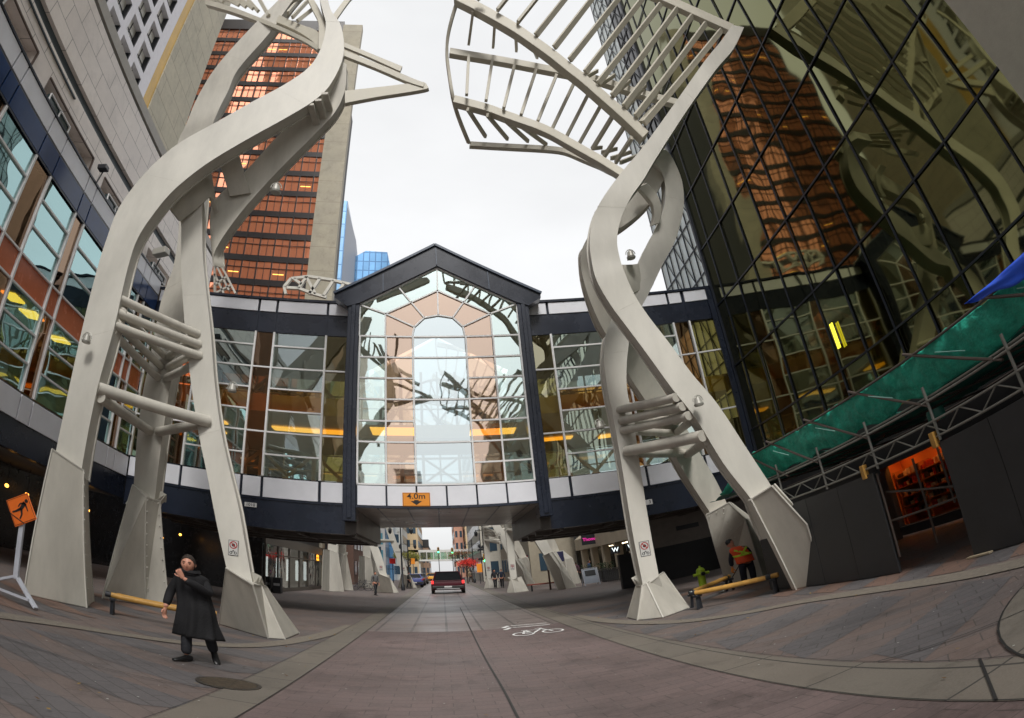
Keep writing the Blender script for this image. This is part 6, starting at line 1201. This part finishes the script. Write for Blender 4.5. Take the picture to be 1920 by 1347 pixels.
tlight(-.45,112,5.0,'traffic light showing green above the middle of the far crossing',[RDO,RDO,GRN]); tlight(1.7,108,4.7,'traffic light showing green right of the far skywalk',[RDO,RDO,GRN]); tlight(4.55,74,2.6,'traffic light showing green beside the two pedestrians',[RDO,RDO,GRN]); tlight(-8.75,56,2.3,'amber traffic signal by the left shopfront',[emis('signal_amber',(1,.4,.03),3)]*3)
def rsign(x, y, lab, col, z=3.0, w_=1.1, h=1.6):
    t = thing('pavement_banner', (x,y,0), lab, 'banner', 'coloured street banners'); mb = MB(); mb.box(x-w_/2,x+w_/2,y,y+.05,z-h/2,z+h/2); mb.build('panel', col, t); mb = MB(); mb.tube((x,y+.1,0),(x,y+.1,z+h/2),.04,8); mb.build('pole', M_BLACK, t)
rsign(4.2,80,'orange roadwork sign beside the pedestrians', mat('banner_orange', (.9,.3,.02), .6),2.0,.6,1.1); rsign(-3.6,88,'orange banner left of the car', mat('banner_orange', (.9,.3,.02), .6),3.2,.5,.8); rsign(-4.9,70,'red banner behind the left sculpture leg', mat('banner_red', (.75,.02,.02), .6),2.9,.6,.6)
s = thing('street_sign', (6.5,43,0), 'dark blue street sign on a brown post before the right sculpture', 'sign'); mb = MB(); mb.tube((6.45,43,0),(6.45,43,2.0),.06,10); mb.build('post', mat('brown_post', (.10,.05,.035), .6), s, smooth=40); mb = MB(); mb.box(6.3,7.5,42.9,42.98,1.85,2.55); mb.build('panel', mat('navy_sign', (.02,.02,.07), .5), s, bevel=.02)
t = thing('terrace_bench', (6.3,43.4,0), 'red brown bench beside the blue street sign', 'bench'); mb = MB(); mb.box(5.1,7.9,43.2,43.7,.42,.5); mb.build('seat', mat('red_timber', (.28,.07,.05), .6), t); mb = MB()
for x in (5.3,7.7): mb.box(x,x+.1,43.25,43.65,0,.42)
chunks(mb, 'leg', M_BLACK, t)
s = thing('sandwich_board', (8.7,41.6,0), 'white framed sandwich board leaning by the large far casing', 'sign'); mb = MB()
mb.bar((8.25,41.2,0),(8.25,41.6,1.15),.06,.05); mb.bar((9.15,41.2,0),(9.15,41.6,1.15),.06,.05); mb.bar((8.25,41.6,1.15),(9.15,41.6,1.15),.06,.05); mb.bar((8.25,42.0,0),(8.25,41.65,1.13),.05,.04); mb.bar((9.15,42.0,0),(9.15,41.65,1.13),.05,.04); mb.build('frame', M_WP, s)
mb = MB(); mb.prism([(8.29,41.25,.15),(9.11,41.25,.15),(9.11,41.58,1.1),(8.29,41.58,1.1)], (0,.02,0)); mb.build('panel', mat('board_pale', (.42,.47,.55), .5), s); mb = MB(); mb.prism([(8.38,41.42,.66),(9.02,41.42,.66),(9.02,41.55,1.03),(8.38,41.55,1.03)], (0,-.02,0)); mb.build('slate', M_BLACK, s)
def bike(x, y, lab, a):
    t = thing('bicycle', (x,y,0), lab, 'bicycle', 'bicycles by the left sculpture', rz=a)
    for dx in (-.52,.52):
        mb = MB(); mb.v = []; n = 20
        for i in range(n):
            a0, a1 = 2*math.pi*i/n, 2*math.pi*(i+1)/n; mb.tube((dx+.34*math.cos(a0),0,.34+.34*math.sin(a0)),(dx+.34*math.cos(a1),0,.34+.34*math.sin(a1)),.02,6)
        for i in range(8): mb.tube((dx,0,.34),(dx+.33*math.cos(i*.785),0,.34+.33*math.sin(i*.785)),.004,4)
        mb.build('wheel', M_BLACK, t, local=True)
    mb = MB()
    for p, q in (((-.52,0,.34),(-.15,0,.85)),((-.15,0,.85),(-.08,0,.32)),((-.08,0,.32),(.38,0,.78)),((-.15,0,.82),(.36,0,.85)),((-.52,0,.34),(-.08,0,.32)),((.36,0,.95),(.52,0,.34))): mb.tube(p, q, .018, 6)
    mb.build('frame', mat('bike_frame', (.05,.05,.07), .3), t, local=True); mb = MB(); mb.box(-.27,-.03,-.05,.05,.88,.93); mb.build('saddle', M_BLACK, t, local=True); mb = MB(); mb.tube((.36,-.25,1.0),(.36,.25,1.0),.015,6); mb.build('handlebar', M_BLACK, t, local=True)
bike(-6.35,55,'dark bicycle parked at the far left sculpture, the nearer one',R(15)); bike(-6.0,56.2,'dark bicycle parked at the far left sculpture, the farther one',R(-10))
# patio furniture / fence at right
t = thing('patio_railing', (10.3,40,0), 'dark metal railing of the patio under the white W signs', 'railing'); mb = MB()
mb.bar((9.6,46,.95),(10.9,37,.95),.05,.05); mb.bar((9.6,46,.15),(10.9,37,.15),.05,.05)
for i in range(30): f = i/29; x = 9.6+1.3*f; y = 46-9*f; mb.bar((x,y,.0),(x,y,.95),.03,.03)
mb.build('rail', M_BLACK, t)
for k, (x, y) in enumerate([(9.9,47.5),(10.6,46.2),(10.5,43.8)]):
    t = thing('patio_planter', (x,y,0), ['dark planter box under the pink sign','dark planter box under the left white W sign','dark planter box between the white W signs'][k], 'planter', 'patio planters'); mb = MB(); mb.box(x-.5,x+.5,y,y+.6,0,.75); mb.box(x-.54,x+.54,y-.04,y+.64,.75,.82); mb.build('box', M_DARK, t)
    mb = MB(); rg = random.Random(k)
    for i in range(260):
        p = Vector((x+rg.uniform(-.45,.45), y+.3+rg.uniform(-.25,.25), .85+rg.random()**1.5*.5)); d = Vector((rg.uniform(-1,1), rg.uniform(-1,1), rg.uniform(-.2,1))).normalized()*.10; e = d.cross(Vector((0,0,1))).normalized()*.03; mb.add([p-e, p+d*.5-e*1.5, p+d, p+e], [(0,1,2,3)])
    mb.build('foliage', mat('dark_leaves', (.03,.05,.02), .7), t)
# small street trees
def stree(x, y, h, lab, leaf, dens, cr_=1.6):
    t = thing('street_tree', (x,y,0), lab, 'tree', 'small autumn street trees'); mb = MB(); rg = random.Random(int(x*7+y)); tips = []
    mb.tube((x,y,0),(x,y,h*.4),.10,8,r2=.07)
    def br_(p, d, L, r, lv):
        q = p+d*L; mb.tube(p, q, r, 5, r2=r*.6)
        if lv == 0: tips.append(q); return
        for _ in range(3): nd = (d+Vector((rg.uniform(-.8,.8), rg.uniform(-.8,.8), rg.uniform(-.1,.5)))).normalized(); br_(q, nd, L*.7, r*.55, lv-1)
    for _ in range(4): br_(Vector((x,y,h*.38)), Vector((rg.uniform(-.7,.7), rg.uniform(-.7,.7), 1)).normalized(), h*.2, .05, 3)
    mb.build('trunk', mat('bark', (.06,.045,.035), .9), t); mb = MB()
    for q in tips:
        for _ in range(dens):
            p = q+Vector((rg.gauss(0,.22), rg.gauss(0,.22), rg.gauss(0,.2))); d = Vector((rg.uniform(-1,1), rg.uniform(-1,1), rg.uniform(-1,1))).normalized()*.11; e = d.orthogonal().normalized()*.05; mb.add([p-e, p+d, p+e, p-d*.5], [(0,1,2,3)])
    if dens: mb.build('crown', leaf, t)
LF1 = mat('autumn_leaf', (.20,.20,.03), .7, var=.4, vscale=3); LF2 = mat('rust_leaf', (.28,.09,.03), .7, var=.4, vscale=3)
stree(-4.6,96,5.5,'yellow green autumn tree left of the car', LF1, 9); stree(-5.4,108,5.5,'farther yellow green tree on the left pavement', LF1, 7); stree(2.9,84,3.4,'bright red leaved street tree right of the car', mat('red_leaf', (.60,.03,.02), .6, var=.4, vscale=3), 6); stree(3.8,92,3.8,'second red leaved street tree, partly behind the first', mat('red_leaf', (.60,.03,.02), .6), 7); stree(2.6,98,5.5,'bare reddish street tree right of the far skywalk', LF2, 2); stree(3.6,104,6,'second bare street tree along the right pavement', LF2, 1)
for k, y in enumerate((76,80,84,92,96)):
    t = thing('flagpole', (4.9+.1*k,y,0), ['thin black flagpole nearest the pedestrians','second thin black flagpole on the right pavement','third thin black flagpole on the right pavement','fourth thin black flagpole on the right pavement','farthest thin black flagpole on the right pavement'][k], 'pole', 'thin black poles on the right pavement'); mb = MB(); mb.tube((4.9+.1*k,y,0),(4.9+.1*k,y,7.5),.06,8); mb.build('mast', M_BLACK, t); mb = MB()
    for z in (3.2,4.6): mb.box(4.9+.1*k-.35,4.9+.1*k+.35,y-.05,y+.05,z,z+.25)
    mb.lathe((4.9+.1*k,y,7.5), [(.08,0),(.12,.12),(.02,.25)], 8); mb.build('finial', M_BLACK, t)
# floodlight and camera on the left parapet
t = thing('parapet_floodlight', (-11.2,22.0,12.45), 'grey floodlight on a stand above the left parapet corner', 'floodlight'); mb = MB(); mb.tube((-11.25,22.0,12.4),(-11.1,22.0,13.0),.03,8); mb.build('stand', M_BLACK, t); mb = MB(); mb.bar((-11.35,21.9,13.15),(-10.7,21.7,13.25),.35,.3); mb.build('housing', M_LAMPM, t, bevel=.03)
t = thing('parapet_floodlight', (-11.2,16.0,12.45), 'small floodlight frame on the parapet above the blue band', 'floodlight'); mb = MB(); mb.tube((-11.2,16.0,12.4),(-11.1,16.0,12.9),.025,8); mb.build('stand', M_BLACK, t); mb = MB(); mb.bar((-11.25,15.9,12.95),(-10.9,15.9,13.0),.25,.18); mb.build('housing', M_BLACK, t, bevel=.02)
# distant terrace lamps etc. under left arcade : dark display and bins
t = thing('newspaper_box', (-8.3,33.5,0), 'row of low dark boxes with pale labels under the left arcade', 'news boxes'); mb = MB()
for k in range(4): mb.box(-10.9+k*.55,-10.45+k*.55,38,38.5,0,.95)
chunks(mb, 'case', M_DARK, t, bevel=.02); mb = MB()
for k in range(4): mb.box(-10.84+k*.55,-10.5+k*.55,37.98,37.995,.45,.6)
chunks(mb, 'pale_label', mat('label_white', (.5,.5,.5), .6), t)
# litter / gum specks on the paving
mb = MB(); rg = random.Random(9)
for i in range(240):
    x = rg.uniform(-6,6); y = rg.uniform(3,18); r = rg.uniform(.006,.017); mb.add([(x+r*math.cos(k*1.05)*rg.uniform(.7,1.2), y+r*math.sin(k*1.05), .0165) for k in range(6)], [tuple(range(6))])
tag(mb.build('gum_specks', mat('gum_white', (.42,.42,.40), .8)), 'pale chewing gum specks scattered over the paving', 'litter', kind='stuff')
mb = MB(); rg = random.Random(21)
for i in range(90):
    x = rg.choice([rg.gauss(-2.9,.8), rg.gauss(3.9,1.0), rg.uniform(-8,7)]); y = rg.uniform(3.5,20); a = rg.uniform(0,6.3); r = rg.uniform(.018,.04); u = Vector((math.cos(a), math.sin(a), rg.uniform(-.2,.4)))*r; v = Vector((-math.sin(a), math.cos(a), rg.uniform(-.2,.3)))*r*.6; p = Vector((x,y,.022))
    mb.add([p-u, p-v*.9, p+u, p+v], [(0,1,2,3)], rg.randrange(2))
tag(mb.build('fallen_leaves', [mat('leaf_brown', (.14,.07,.025), .8), mat('leaf_yellow', (.30,.19,.04), .8)]), 'small dry brown and yellow leaves blown over the paving', 'leaves', kind='stuff')
# a small dark lamp fitting under the crossing beam
bpy.context.view_layer.update()
